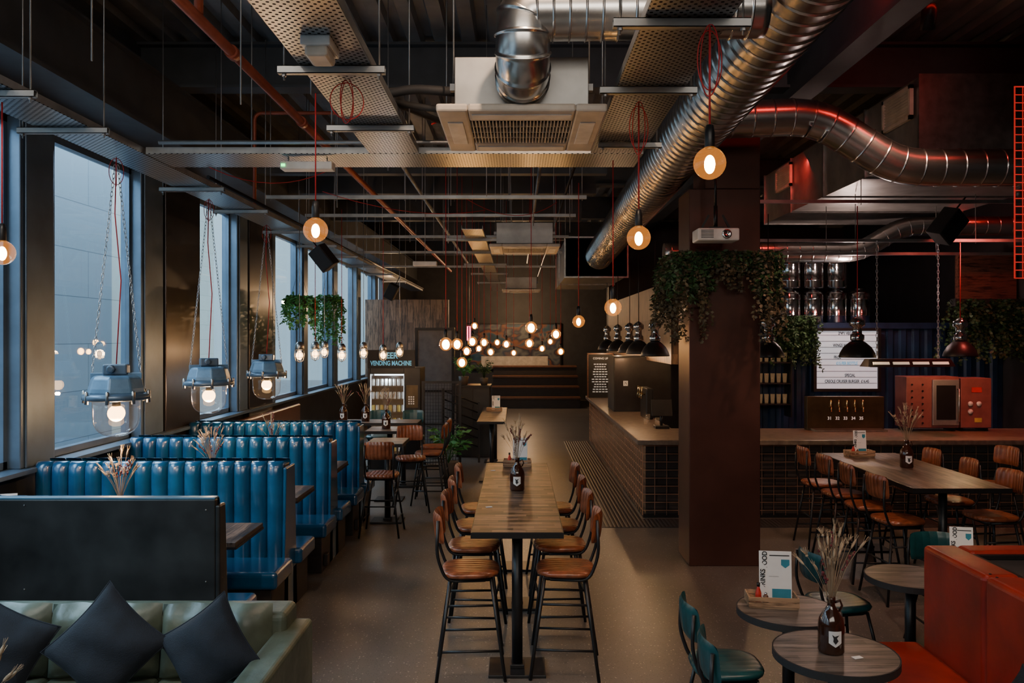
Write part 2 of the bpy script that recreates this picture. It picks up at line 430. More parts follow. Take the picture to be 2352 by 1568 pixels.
struct(MB().box(-8, -7.0, 13.75, 14.9, -.05, 9).build('opposite_pale_pier', 'stoneblock2'))
struct(MB().box(-17, -16, 26, 42, -.05, 9).build('opposite_building', 'stoneblock2'))
struct(MB().box(1.77, 2.50, 8.19, 8.74, 0, 3.88).box(1.93, 2.50, 8.19, 8.74, 3.88, 5.1).build('pillar_rusted_steel', 'corten', bev=.008))
struct(MB().box(-4.2, -1.9, 22.0, 22.2, 0, 3.4).build('wall_timber_partition', 'plank'))
struct(MB().box(2.7, 8.2, 20.0, 20.2, 0, 5.1).build('wall_behind_bar', 'wall'))
struct(MB().box(2.3, 2.42, 11.9, 20.0, 1.95, 3.2).build('wall_timber_canopy', 'plank'))
struct(MB().box(2.3, 2.7, 20.0, 20.5, 0, 5.1).build('pillar_far', 'wall'))

# ---------------------------------------------------------------- ducts and services
main = ringed([(1.57,2.2,4.38),(1.6,15.6,3.95)], .265, .13, .009, .006, 40)
tag(main.build('spiral_duct', 'duct'), 'large spiral steel air duct running the length of the ceiling', 'duct')
b1 = ringed(fillet([(1.75,7.6,4.42),(2.86,7.6,4.46),(3.62,7.6,3.97),(5.9,7.6,3.97)], .26, 3), .175, .19, .006, .005, 32)
tag(b1.build('branch_duct', 'duct'), 'round steel branch duct stepping down right from the main duct', 'duct')
b2 = ringed(fillet([(2.3,12.5,3.68),(5.35,12.5,3.68),(6.05,12.5,4.1),(8.15,12.5,4.1)], .25, 3), .15, .2, .006, .005, 28)
tag(b2.build('branch_duct', 'duct'), 'farther round steel duct above the bar, kinked upward', 'duct')
b3 = ringed(fillet([(.03,4.50,3.79),(.03,4.30,3.79),(.03,4.22,3.86),(.03,4.20,3.95),(.03,4.20,4.06),(1.30,4.20,4.08)], .22, 6), .145, .085, .008, .004, 36)
tag(b3.build('elbow_duct', 'duct'), 'bent steel duct rising from the nearest air conditioner', 'duct')
t = thing('rectangular_duct', 'big rectangular sheet metal duct at upper right', 'duct', (4.2,8.3,4.28))
MB().box(0,2.6,0,5.2,0,.80).build('casing','ductbox',t)
for y in (0,1.3,2.6,3.9,5.2): MB().box(-.02,2.62,y-.015,y+.015,-.02,.815).build('flange','steel',t)
for (y0,y1) in ((.1,.75),(3.8,4.5)):
    g = MB(); g.box(-.06,-.02,y0,y1,.38,.42).box(-.06,-.02,y0,y1,.70,.74).box(-.06,-.02,y0,y0+.04,.38,.74).box(-.06,-.02,y1-.04,y1,.38,.74)
    for k in range(9): g.obox((-.04,(y0+y1)/2,.435+k*.032),(.03,y1-y0-.06,.006),(0,.6,0))
    g.build('grille','cream',t)
t = thing('rectangular_duct', 'sheet metal duct box crossing the top right corner', 'duct', (4.5,5.4,4.55))
MB().box(0,3.0,0,1.5,0,1.05).build('casing','ductbox',t)
for y in (0,1.5): MB().box(-.02,3.0,y-.02,y+.02,-.02,1.04).build('flange','steel',t)
t = thing('rectangular_duct', 'far sheet metal duct end above the corridor', 'duct', (.95,15.6,3.55))
MB().box(0,1.2,0,4.3,0,.75).build('casing','ductbox',t)
for y in (0,2.2): MB().box(-.03,1.23,y,y+.03,-.03,.78).build('flange','steel',t)

TZ = 3.75
def tray(x0,x1,y0,y1,label):
    t = thing('cable_tray', label, 'cable tray', ((x0+x1)/2,(y0+y1)/2,TZ))
    a=(x1-x0)/2; b=(y1-y0)/2
    MB().box(-a,a,-b,b,0,.004).build('perforated_floor','perf',t)
    for s in (-1,1):
        m=MB()
        if x1-x0 < y1-y0: m.box(s*a-.002,s*a+.002,-b,b,.004,.05)
        else: m.box(-a,a,s*b-.002,s*b+.002,.004,.05)
        m.build('side_rail','strut',t)
    return t
tray(-1.12,-.75,1.5,6.05,'perforated steel cable tray left of the air conditioner')
tray(.56,.94,1.5,6.05,'perforated steel cable tray right of the air conditioner')
tray(-2.83,.96,6.07,6.55,'perforated cable tray crossing below the ceiling')
tray(-3.2,-2.85,1.5,24,'long perforated cable tray beside the windows')
tray(-.72,-.45,10.3,24,'far perforated cable tray above the corridor')
def hanger(x0,x1,Y,label):
    t = thing('hanger_rail', label, 'hanger rail', ((x0+x1)/2,Y,TZ-.045), group='hanger rails')
    a=(x1-x0)/2
    MB().box(-a,a,-.02,.02,0,.004).box(-a,a,-.02,-.016,0,.04).box(-a,a,.016,.02,0,.04).box(-a,a,-.02,.02,.036,.04).build('rail','strut',t)
    for s in (-1,1):
        MB().tube([(s*(a-.03),0,-.03),(s*(a-.03),0,CZ-TZ+.045)],.005,6).build('rod','rod',t)
        MB().lathe([(.012,-.012),(.012,0)],(s*(a-.03),0,0),6,smooth=False).build('nut','rod',t)
for i,(x0,x1,Y) in enumerate([(-1.25,-.66,2.6),(-1.23,-.68,4.1),(-1.25,-.68,5.24)]):
    hanger(x0,x1,Y,'%s hanger rail under the cable tray left of the air conditioner'%ORD[i])
for i,(x0,x1,Y) in enumerate([(.42,1.02,3.49),(.46,1.0,4.44),(.58,1.03,5.7)]):
    hanger(x0,x1,Y,'%s hanger rail under the cable tray right of the air conditioner'%ORD[i])
for i,Y in enumerate([2.9,4.5,5.3,7.4,8.7,10.4,12,13.6,15.4,17.4,19.6]):
    hanger(-3.32,-2.72,Y,'%s hanger rail under the tray beside the windows'%ORD[i])
for i,(x0,x1,Y) in enumerate([(-1.0,-.2,11.2),(-1.0,-.2,12.9),(-1.0,-.2,15),(-1.0,-.2,17.2),(-1.0,-.2,20)]):
    hanger(x0,x1,Y,'%s hanger rail under the far corridor tray'%ORD[i])
def rail(pts, r, m, name, label, cat, group=None):
    return tag(MB().tube(pts,r,8).build(name,m),label,cat,group)
rail([(-2.0,1.2,4.35),(-2.0,24,4.35)],.036,'copper','sprinkler_pipe','long red pipe running diagonally across the view below ceiling','pipe')
rail(fillet([(-3.6,5.05,4.95),(-2.0,5.05,4.95),(-1.55,5.05,4.95)],.1),.028,'copper','sprinkler_pipe','short red pipe crossing above the long red pipe','pipe')
rail([(-2.0,5.0,4.38),(-2.0,5.0,5.6)],.03,'copper','sprinkler_pipe','upright red pipe rising from the long red pipe','pipe')
rail(fillet([(-3.1,9.4,3.8),(-3.1,9.4,5.0),(-1.6,9.4,5.0),(-1.6,9.4,4.6)],.1),.022,'copper','sprinkler_pipe','thin red pipe bent over behind the cross tray','pipe')
for i,yy in enumerate((5.6,7.4)):
    tag(MB().lathe([(.048,-.04),(.048,.04)],(-2.0,yy,4.35),14,(PI/2,0,0)).build('pipe_coupling','copper'),('nearer' if i==0 else 'farther')+' red coupling on the long red pipe','pipe coupling')
rail([(-2.7,6.0,3.82),(1.0,6.0,3.82)],.016,'rod','conduit','steel conduit laid over the crossing cable tray','conduit')
rail([(-3.35,1.5,3.86),(-3.35,22,3.86)],.018,'strut','conduit','steel conduit running above the window tray','conduit')
rail([(-2.6,6.7,3.7),(-2.6,22,3.7)],.016,'black','conduit','black conduit alongside the window tray','conduit')
rail([(-1.5,6.7,4.6),(-1.5,24,4.6)],.03,'strut','conduit','pale steel conduit high along the hall left of centre','conduit')
rail([(.3,9.0,4.6),(.3,24,4.6)],.025,'strut','conduit','pale steel conduit high along the hall above the corridor','conduit')
rail([(.62,6.8,4.2),(.62,24,4.2)],.018,'black','conduit','black conduit high along the hall beside the main duct','conduit')
rp=[(-2.35,4.4),(-1.7,4.9),(-1.45,5.6),(-.55,6.2),(-2.3,6.9),(-1.2,7.4),(-.3,7.8),(.5,7.2),(-1.9,8.4),(-.8,9.6),(.2,9.9),(.7,10.6),(-1.6,11.4),(-2.3,12.2),(.6,12.6),(-1.3,14.0),(.1,14.9),(-2.1,15.6),(.5,17)]
for (x_,y_) in rp:
    z_=random.uniform(3.7,4.25)
    rail([(x_,y_,z_),(x_,y_,CZ)],.005,'rod','hanging_rod','thin threaded steel rod hanging free from the ceiling deck','rod','loose threaded rods')
for i,(Y,z) in enumerate([(9.2,3.95),(10.9,4.0),(12.4,3.9),(14.2,3.85),(16.5,3.8)]):
    t = thing('strut_rail','%s horizontal strut rail spanning the hall ceiling'%ORD[i],'strut rail',(-1.0,Y,z),group='spanning strut rails')
    MB().box(-1.9,1.8,-.02,.02,0,.04).build('rail','strut',t)
    for xx in (-1.85,-1.1,-.3,.9,1.75): MB().tube([(xx,0,-.02),(xx,0,CZ-z)],.005,6).build('rod','rod',t)
for i,(x0,x1,Y,z) in enumerate([(3.0,7.9,10.6,3.62),(3.0,7.9,11.6,3.55),(2.6,8.0,9.5,3.95)]):
    t = thing('strut_rail','%s horizontal strut rail above the bar'%['middle','farthest','nearest'][i],'strut rail',((x0+x1)/2,Y,z),group='strut rails over the bar')
    a=(x1-x0)/2
    MB().box(-a,a,-.02,.02,0,.04).build('rail','strut',t)
    for xx in (-a+1.5,a-1.8): MB().tube([(xx,0,-.02),(xx,0,4.26-z)],.005,6).build('rod','rod',t)
rail(fillet([(-.36,4.9,3.86),(-.65,4.9,3.88),(-.84,4.9,3.84),(-.86,5.2,3.84)],.08),.03,'blackmatte','insulated_pipe','thick black insulated pipe leaving the nearest air conditioner','pipe')
rail(fillet([(-.36,5.1,3.80),(-.6,5.1,3.82),(-.80,5.1,3.86),(-.62,5.6,3.9),(-.5,6.6,4.1)],.1),.022,'blackmatte','insulated_pipe','thin black insulated pipe curling behind the air conditioner','pipe')

def aircon(loc,label):
    t = thing('ceiling_air_conditioner',label,'air conditioner',loc)
    pn = MB()
    for (x0,x1,y0,y1) in ((-.475,-.30,-.475,.475),(.30,.475,-.475,.475),(-.30,.30,-.475,-.27),(-.30,.30,.27,.475)):
        pn.box(x0,x1,y0,y1,0,.045)
    pn.build('panel','cream',t,bev=.012)
    MB().box(-.30,.30,-.27,.27,.035,.06).build('recess','blackmatte',t)
    g = MB()
    for k in range(30): x=-.29+k*.02; g.box(x,x+.006,-.26,.26,.004,.028)
    for k in range(3): y=-.13+k*.13; g.box(-.3,.3,y-.004,y+.004,.004,.03)
    g.build('grille','cream',t)
    for (cx,cy,sx,sy) in ((0,-.37,.56,.09),(0,.37,.56,.09),(-.385,0,.09,.5),(.385,0,.09,.5)):
        MB().obox((cx,cy,-.002),(sx,sy,.008)).build('louver','white',t,bev=.003)
    MB().box(-.38,.38,-.36,.40,.06,.34).build('casing','ductbox',t,bev=.004)
    for s in (-1,1):
        MB().box(s*.40-.02,s*.40+.02,-.2,-.16,.2,.24).tube([(s*.40,-.18,.2),(s*.40,-.18,CZ-loc[2])],.005,6).build('hanger_rod','rod',t)
    return t
aircon((.025,4.875,3.60),'cream ceiling air conditioner with square grille, nearest and largest')
aircon((.10,11.1,3.56),'second ceiling air conditioner with steel casing farther down the hall')
aircon((.10,20,3.5),'small distant ceiling air conditioner near the mural')

t = thing('emergency_light','boxy white emergency light under the left cable tray','light',(-.935,3.78,TZ-.09))
MB().box(-.07,.07,-.10,.10,.045,.09).build('housing','white',t,bev=.006)
MB().box(-.055,.055,-.085,.085,0,.05).build('diffuser','cream',t,bev=.015)
t = thing('exit_light','slim white exit light with green dot below crossing tray','light',(-1.63,6.2,TZ-.1))
MB().box(-.2,.2,-.06,.06,0,.06).build('housing','white',t,bev=.006)
MB().box(-.19,-.16,-.065,-.058,.02,.04).build('indicator','greenled',t)
for s in (-1,1): MB().tube([(s*.15,0,.06),(s*.15,0,.1)],.006,6).build('rod','rod',t)
t = thing('exit_light','small distant white exit light above the corridor','light',(-1.25,10.8,3.32))
MB().box(-.16,.16,-.05,.05,0,.06).build('housing','white',t,bev=.006)
MB().tube([(0,0,.06),(0,0,2.28)],.005,6).build('rod','rod',t)

t = thing('projector','white projector hung in front of the rusted pillar','projector',(1.93,7.75,3.28))
MB().box(-.2,.2,-.13,.13,0,.12).build('body','white',t,bev=.015)
MB().lathe([(.045,0),(.045,.03),(.03,.03),(.0,.012)],(.07,-.13,.06),20,(PI/2,0,0)).build('lens','chrome',t)
v=MB()
for k in range(6): v.box(-.17,-.05,-.133,-.128,.025+k*.014,.031+k*.014)
v.build('vent','blackmatte',t)
MB().tube([(0,0,.12),(0,0,.35)],.02,10).tube([(0,0,.35),(0,0,.74)],.012,8).box(-.07,.07,-.06,.06,.12,.14).build('bracket','black',t)
for s in (-1,1): MB().obox((s*.1,0,.2),(.02,.02,.14),(0,-s*.5,0)).build('arm','black',t)
def speaker(loc,rot,label,s=1,top=.45):
    t = thing('loudspeaker',label,'loudspeaker',loc); t.rotation_euler=rot; t.scale=(s,)*3
    MB().box(-.13,.13,-.12,.12,-.2,.2).build('cabinet','blackmatte',t,bev=.015)
    MB().box(-.115,.115,-.128,-.12,-.18,.18).build('grille','black',t)
    MB().tube([(0,.06,.2),(0,.06,top)],.012,6).build('bracket','black',t)
speaker((5.4,10.0,3.75),(.3,.6,.5),'black loudspeaker tilted above the right side of the bar')
speaker((-2.55,10.5,3.4),(.3,-.6,-.4),'black loudspeaker by the windows above the hanging plants',.8)
speaker((-2.6,16.5,3.3),(.2,.5,0),'small distant black loudspeaker above the vending machine',.8)

# ---------------------------------------------------------------- lamps
def coil(m, cx, cy, z, w=.06, h=.13, n=3):
    for k in range(n):
        a = k*PI/n+.3; pts=[]
        for i in range(24):
            q=2*PI*i/24; pts.append((cx+math.cos(a)*w*(1-.15*k)*math.sin(q), cy+math.sin(a)*w*math.sin(q), z-h+h*math.cos(q)*(1+.1*k)))
        m.tube(pts,.0028,5,True)
def bulb(px,py,Y,top,label,energy,rad=.07,group=None,coiled=False,detail=True):
    p = P(px,py,Y)
    t = thing('pendant_bulb',label,'pendant bulb',p,group=group)
    sg = 24 if detail else 12
    H = top-p.z
    m = MB(); m.tube([(0,0,rad+.085),(0,0,H)],.0045,6)
    m.build('cord','redcord',t)
    if coiled:
        k=MB(); coil(k,0,0,H-.02); k.build('cord_coil','redcord',t)
    MB().lathe([(.0,rad+.1),(.016,rad+.095),(.022,rad+.06),(.022,rad-.0),(.018,rad-.008)],(0,0,0),14).build('socket','black',t)
    pr=[(0,-rad)]+[(rad*math.sin(a),-rad*math.cos(a)) for a in [PI*i/14 for i in range(1,12)]]+[(.02,rad*1.0)]
    MB().lathe(pr,(0,0,0),sg).build('globe','bulbglass',t)
    k=1 if detail else 1.9
    MB().ball((0,0,-.005),.024*k,(1,1,1.7 if detail else 1.3),14,10).build('filament','filament',t)
    l=point((0,0,0),energy,r=.02); l.parent=t
    return t
E=48
bulb(5,580,4.57,TZ-.05,'clear globe pendant bulb at the far left edge by the window',E*.7)
bulb(725,528,4.57,TZ,'large clear globe bulb on red cord left of centre',E)
bulb(1630,375,3.45,TZ-.05,'largest clear globe bulb, hanging in front of the rusted pillar',E,coiled=True)
bulb(1467,546,4.68,TZ-.02,'clear globe bulb on red cord left of the big pendant',E,coiled=True)
bulb(1408,706,6.3,TZ,'clear globe bulb hanging just left of the pillar plants',E,.068)
bulb(1329,738,8.5,4.0,'globe bulb over the bar edge left of the pillar plants',E,.066)
far=[(1024,790,9.5),(1050,790,11),(1061,832,12),(1072,806,14),(1085,784,13),(1090,748,18),(1100,800,19),(1112,786,15),(1127,808,17),(1142,786,20),(1163,790,16),(1180,810,21),(1216,788,14),(1220,752,10.6),(1245,800,19),(1264,784,21),(1277,767,12.7),(1288,807,17.7)]
LR=['leftmost','second','third','fourth','fifth','sixth','seventh','eighth','ninth','tenth','eleventh','twelfth','thirteenth','fourteenth','fifteenth','sixteenth','seventeenth','rightmost']
for i,(a,b,Y) in enumerate(far):
    bulb(a,b,Y,5.1,('%s of the eighteen distant globe bulbs before the mural'%LR[i]) if i in(0,17) else '%s from left of the eighteen distant globe bulbs before the mural'%LR[i],E*.55,.08,'distant globe bulbs',detail=False)
k=MB(); coil(k,0,0,0,.09,.10,3)
tag(k.build('cord_coil','redcord',loc=(-.93,4.35,TZ-.01)),'red cord loop tied under the left cable tray','cord')
for i,pts in enumerate([[(-2.2,9.0,4.0),(-1.2,9.5,3.72),(-.4,10,3.95)],[(-.6,9.5,4.0),(0,10,3.7),(.5,10,4.05)],[(-2.9,7.2,3.95),(-2.2,7.6,3.55),(-1.6,8.2,4.3)]]):
    q=[Vector(pts[0])*(1-t)**2+Vector(pts[1])*2*t*(1-t)+Vector(pts[2])*t*t for t in [j/12 for j in range(13)]]
    rail(q,.004,'redcord','cord','red cord draped between ceiling rails, %s one'%(['middle','right','left'][i]),'cord')
rail([(-.60,5.6,3.85),(-.63,9.0,4.9)],.006,'redcord','cord','straight red cord rising steeply behind the air conditioner','cord')

def chain_mesh(m,a,b,pitch=.034,r=.0028,w=.009):
    a=Vector(a); b=Vector(b); d=b-a; n=max(2,int(d.length/pitch)); t=d.normalized()
    u=t.orthogonal().normalized(); v=t.cross(u)
    for i in range(n):
        c=a+d*((i+.5)/n); s=u if i%2 else v; pts=[]
        for k in range(8):
            q=2*PI*k/8; pts.append(c+s*w*math.cos(q)+t*pitch*.62*math.sin(q))
        m.tube(pts,r,4,True)
def bluelamp(Y,label,rot):
    x=-3.02; zf=1.88
    t = thing('industrial_lamp',label,'industrial lamp',(x,Y,zf),rot,'blue industrial pendant lamps')
    MB().lathe([(.15,0),(.215,.0),(.235,.012),(.235,.04),(.215,.05),(.20,.055)],(0,0,0),32).build('flange','frame',t)
    MB().lathe([(.205,.05),(.20,.09),(.175,.17),(.15,.185),(0,.19)],(0,0,0),8,smooth=False).build('housing','lampblue',t,bev=.012)
    for k in range(8):
        a=k*PI/4; MB().lathe([(.014,-.02),(.014,.065),(.008,.075)],(.225*math.cos(a),.225*math.sin(a),0),8).build('bolt','steel',t)
    MB().box(-.085,.085,-.05,.05,.19,.27).lathe([(.03,-.03),(.03,.03)],(-.02,-.06,.235),12,(PI/2,0,0)).build('junction_box','frame',t,bev=.012)
    for s in (-1,1): MB().obox((s*.13,0,.18),(.1,.02,.05)).build('lug','lampblue',t,bev=.005)
    pr=[(.0,-.275)]+[(.160*math.sin(a)**.8,-.145-.13*math.cos(a)) for a in [PI/2*i/8 for i in range(1,9)]]+[(.163,-.07),(.165,0)]
    MB().lathe(pr,(0,0,0),32).build('glass_dome','glass',t)
    MB().ball((0,0,-.10),.062,(1,1,1.0)).build('bulb','warm',t)
    MB().lathe([(.03,-.05),(.03,0)],(0,0,0),16).build('socket','black',t)
    for s in (-1,1):
        cm=MB(); chain_mesh(cm,(s*.17,0,.2),(s*.01,0,TZ-.1-zf)); cm.build('chain','chain',t)
    MB().tube([(.0,0,.27),(.03,.01,.9),(-.01,0,1.4),(0,0,TZ-zf-.05)],.005,6).build('cord','redcord',t)
    k=MB(); coil(k,0,0,TZ-zf-.05,.05,.1,2); k.build('cord_coil','redcord',t)
    l=point((0,0,-.205),30,r=.02); l.parent=t
bluelamp(6.0,'blue grey industrial lamp with glass dome, nearest and leftmost',.2)
bluelamp(7.8,'blue grey industrial lamp with glass dome, middle of three',.5)
bluelamp(9.6,'blue grey industrial lamp with glass dome, farthest and rightmost',.1)
caged=[(688,815,10),(724,812,11),(745,808,12.2),(785,815,11.5),(835,810,12.4),(880,815,12.8),(918,808,13.6)]
L7=['leftmost','second from left','third from left','middle','third from right','second from right','rightmost']
for i,(a,b,Y) in enumerate(caged):
    p=P(a,b,Y)
    t=thing('caged_lamp','caged pendant lamp over the far left tables, %s of seven'%L7[i],'caged lamp',p,group='caged pendant lamps')
    MB().lathe([(.0,.17),(.03,.165),(.055,.13),(.06,.08),(.05,.06)],(0,0,0),14).build('cap','steel',t)
    cg=MB()
    for k in range(8):
        q=2*PI*k/8; cg.tube([(.055*math.cos(q),.055*math.sin(q),.08),(.065*math.cos(q),.065*math.sin(q),0),(.05*math.cos(q),.05*math.sin(q),-.07),(0,0,-.1)],.003,4)
    for z,rr in ((.03,.064),(-.03,.062)): cg.tube([(rr*math.cos(2*PI*j/16),rr*math.sin(2*PI*j/16),z) for j in range(16)],.003,4,True)
    cg.build('cage','steel',t)
    MB().ball((0,0,-.005),.045,(1,1,1.25),12,8).build('bulb','warm',t)
    MB().tube([(0,0,.17),(0,0,4.2-p.z)],.005,6).build('cord','redcord' if i%2 else 'chain',t)
    l=point((0,0,-.0),26,r=.055); l.parent=t
def domelamp(x,Y,zb,r,label,top=4.2,red=False,e=14):
    t=thing('dome_lamp',label,'dome lamp',(x,Y,zb),group='black dome pendant lamps')
    MB().lathe([(r,0),(r,.015),(r*.93,.06),(r*.75,.13),(r*.45,.19),(r*.28,.21),(r*.26,.20),(r*.7,.12),(r*.88,.05),(r*.96,.0)],(0,0,0),28).build('shade','black',t)
    MB().lathe([(r*.28,.20),(r*.38,.22),(r*.38,.28),(r*.25,.30),(r*.25,.38),(r*.42,.40),(r*.42,.46),(r*.2,.50),(.0,.52)],(0,0,0),20).build('neck','chrome',t)
    MB().ball((0,0,.05),.045,(1,1,1.2),14,8).build('bulb','warm',t)
    MB().tube([(0,0,.5),(0,0,top-zb)],.006,6).build('cord','black' if not red else 'redcord',t)
    l=point((0,0,-.03),e,r=.02); l.parent=t
for i,Y in enumerate([11.1,12.6,13.6,15.2,17.0]):
    domelamp(1.92,Y,2.09,.20,'%s black dome lamp over the long bar left of pillar'%ORD[i],3.7 if Y<15.5 else 3.52)
domelamp(4.27,10.0,2.10,.22,'black dome lamp hanging in front of the letter board',4.0,True)
domelamp(5.84,10.5,2.10,.21,'black dome lamp hanging above the oven at right',3.6,True)
domelamp(3.15,10.0,2.10,.2,'black dome lamp close to the right side of the pillar',3.9)
t=thing('heat_lamp','long black heat lamp hung on chains above the bar','heat lamp',(5.0,10.2,1.98),.12)
MB().add([(-.6,-.1,0),(.6,-.1,0),(.6,.1,0),(-.6,.1,0),(-.56,-.05,.1),(.56,-.05,.1),(.56,.05,.1),(-.56,.05,.1)],[(4,5,6,7),(0,1,5,4),(1,2,6,5),(2,3,7,6),(3,0,4,7)]).build('hood','black',t,bev=.006)
MB().box(-.55,.55,-.08,-.055,-.005,.02).build('rim','steel',t)
for k in range(4): MB().obox((-.41+k*.27,-.082,.045),(.22,.006,.035),(-.46,0,0)).build('element','hot',t)
for s in (-1,1):
    cm=MB(); chain_mesh(cm,(s*.42,0,.1),(s*.42,0,1.6),.045,.0035,.011); cm.build('chain','chain',t)

# ---------------------------------------------------------------- booths
BW=2.1; BX=-3.03
def channels(m, y0, sgn, n=15, z0=.48, z1=1.3, w=BW, d=.10):
    p=w/n
    for i in range(n):
        x=-w/2+p*(i+.5)
        rows=[(z0,1),(z0+.3,1),(z1-.12,1),(z1-.05,.95),(z1-.015,.75),(z1,.35)]
        vs=[]; seg=8
        for z,k in rows:
            for j in range(seg+1):
                a=PI*j/seg
                vs.append((x-p*.5*math.cos(a)*(.9+.1*k), y0+sgn*(d*.35*k+d*.65*k*math.sin(a)), z))
        o=len(rows); fs=[]
        for r_ in range(o-1):
            for j in range(seg):
                a=r_*(seg+1)+j; q=(a,a+1,a+seg+2,a+seg+1); fs.append(q if sgn<0 else q[::-1])
        fs.append(tuple(range((o-1)*(seg+1),o*(seg+1))))
        m.add(vs,fs,True)
def booth(Y, label, front=True):
    t=thing('booth_bench',label,'booth bench',(BX,Y,0),group='blue booth benches')
    h=BW/2
    if front:
        MB().box(-h,h,0,.14,0,1.27).build('back_core','panel',t,bev=.008)
        m=MB(); channels(m,.0,-1); m.build('front_backrest','bluel',t)
        MB().box(-h,h+.09,-.54,-.06,.36,.50).build('front_seat','bluel',t,bev=.035,seg=4)
        MB().box(-h+.02,h+.03,-.48,-.0,0,.36).build('front_plinth','booths',t,bev=.006)
        MB().box(h+.03,h+.07,-.40,-.3,.05,.17).build('coat_hook','booths',t,bev=.008)
        y0=.14
    else:
        MB().box(-h,h,0,.05,0,1.29).build('back_panel','panel',t,bev=.008)
        MB().box(-h,h,-.003,.06,1.288,1.303).build('top_trim','bluetop',t,bev=.004)
        for (x,z) in ((h-.06,1.22),(h-.06,.75),(-.2,1.25),(-.2,.7),(-.9,.75)): MB().lathe([(.007,0),(.004,.004)],(x,0,z),8,(PI/2,0,0)).build('stud','steel',t)
        y0=.05
    m=MB(); channels(m,y0,1); m.build('rear_backrest','bluel',t)
    MB().box(-h,h+.09,y0+.06,y0+.54,.36,.50).build('rear_seat','bluel',t,bev=.035,seg=4)
    MB().box(-h+.02,h+.03,y0,y0+.48,0,.36).build('rear_plinth','booths',t,bev=.006)
    e=MB()
    e.add([(h,-.10 if front else 0,0),(h,y0+.10,0),(h,y0+.06,1.25),(h,-.06 if front else 0,1.25),(h+.03,-.14 if front else 0,0),(h+.03,y0+.14,0),(h+.03,y0+.06,1.25),(h+.03,-.06 if front else 0,1.25)],[(0,1,2,3),(7,6,5,4),(0,4,5,1),(1,5,6,2),(2,6,7,3),(3,7,4,0)])
    e.build('end_panel','bluel' if front else 'panel',t,bev=.01)
booth(5.22,'dark backed booth bench nearest camera, behind the green sofa',False)
booth(6.79,'blue channelled booth bench, second from the camera')
booth(8.42,'blue channelled booth bench, third from the camera')
booth(9.93,'blue channelled booth bench, farthest one')
for i,Y in enumerate((6.02,7.62,9.2)):
    t=thing('booth_table','%s wooden table between the blue booth benches'%ORD[i],'table',(-2.98,Y,0),group='booth tables')
    MB().box(-.96,.96,-.31,.31,.845,.88).build('tabletop','tablewoody',t,bev=.004)
    MB().box(-.965,.965,-.315,.315,.83,.846).build('edge_band','black',t)
    for s in (-.6,.6):
        MB().tube([(s,0,.02),(s,0,.83)],.03,12).build('leg','black',t)
        MB().box(s-.13,s+.13,-.12,.12,0,.02).build('foot','black',t,bev=.004)

# ---------------------------------------------------------------- stools & chairs
def seat(kind,label,group,loc,rot):
    bar = kind.startswith('bar'); sz=.73 if bar else .46; sm = 'tealrib' if 'teal' in kind else 'tan'
    t=thing('bar_stool' if bar else 'dining_chair',label,'bar stool' if bar else 'chair',loc,rot,group)
    m=MB(); seg=28; rows=[]
    for (k,z) in ((.0,sz-.045),(.86,sz-.045),(.97,sz-.035),(1,sz-.018),(.96,sz-.004),(.8,sz+.003),(.5,sz),(0,sz-.004)):
        for j in range(seg):
            a=2*PI*j/seg; c,s_=math.cos(a),math.sin(a)
            r=.205/((abs(c)**3.2+abs(s_)**3.2)**(1/3.2))
            rows.append((r*c*k,r*s_*k*(1-.06*c),z))
    fs=[]
    for i in range(7):
        for j in range(seg): l=(j+1)%seg; fs.append((i*seg+j,i*seg+l,(i+1)*seg+l,(i+1)*seg+j))
    m.add(rows,fs,True); m.build('seat',sm,t)
    bz=0 if bar else -.035
    def fn(u,v,n):
        a=u*.62*(1-.06*abs(v)**6); R=.30+n
        return (-.235-.02*(v+1)/2+ (.30-R*math.cos(a)) , R*math.sin(a)*1.02, sz+.19+bz+ .105*(1+v*(1-.10*u**6)))
    b=MB().sheet(fn,14,8,.035); b.build('backrest',sm,t)
    for s in (-1,1):
        MB().tube(fillet([(.10,s*.15,sz-.06),(-.17,s*.165,sz-.06),(-.235,s*.172,sz+.12),(-.225,s*.168,sz+.36+bz)],.07,5),.011,8).build('back_post','black',t)
    sp=.235 if bar else .21; tp=.14
    for sx in (-1,1):
        for sy in (-1,1):
            MB().tube([(sx*tp,sy*tp,sz-.055),(sx*sp,sy*sp,0)],[.012,.012],8).build('leg','black',t)
    MB().tube([(tp,tp,sz-.06),(-tp,tp,sz-.06),(-tp,-tp,sz-.06),(tp,-tp,sz-.06)],.011,8,True).build('seat_frame','black',t)
    for z in ((.2,.36,.5) if bar else (.2,)):
        k=tp+(sp-tp)*(1-z/(sz-.055))
        prs=(((k,k),(k,-k)),((-k,-k),(-k,k))) if z==.36 else (((-k,k),(k,k)),((-k,-k),(k,-k)))
        for (p,q) in prs: MB().tube([(p[0],p[1],z),(q[0],q[1],z)],.009,8).build('foot_rail','black',t)
    return t
S0=seat('bar','tan leather bar stool on left of centre table, nearest of four','stools at the centre table',(-.33,5.66,0),.06)
cy=[5.66,6.32,6.98,7.68]
for i in range(1,4):
    dup(S0,(-.34,cy[i],0),(-.05,.08,.02)[i-1],'tan leather bar stool on left of centre table, %s from camera'%ORD[i],'stools at the centre table')
for i in range(4):
    dup(S0,(.34,cy[i]+.02,0),PI+(-.07,.05,-.04,.06)[i],'tan leather bar stool on right of centre table, %s'%(['nearest of four','second from camera','third from camera','fourth from camera'][i]),'stools at the centre table')
for i,y in enumerate((7.2,7.8,8.4,9.0)):
    dup(S0,(3.44,y,0),(.1,-.05,.05,0)[i],'tan bar stool on pillar side of the right bar table, %s'%(['nearest of four','second from camera','third from camera','fourth from camera'][i]),'stools at the right bar table')
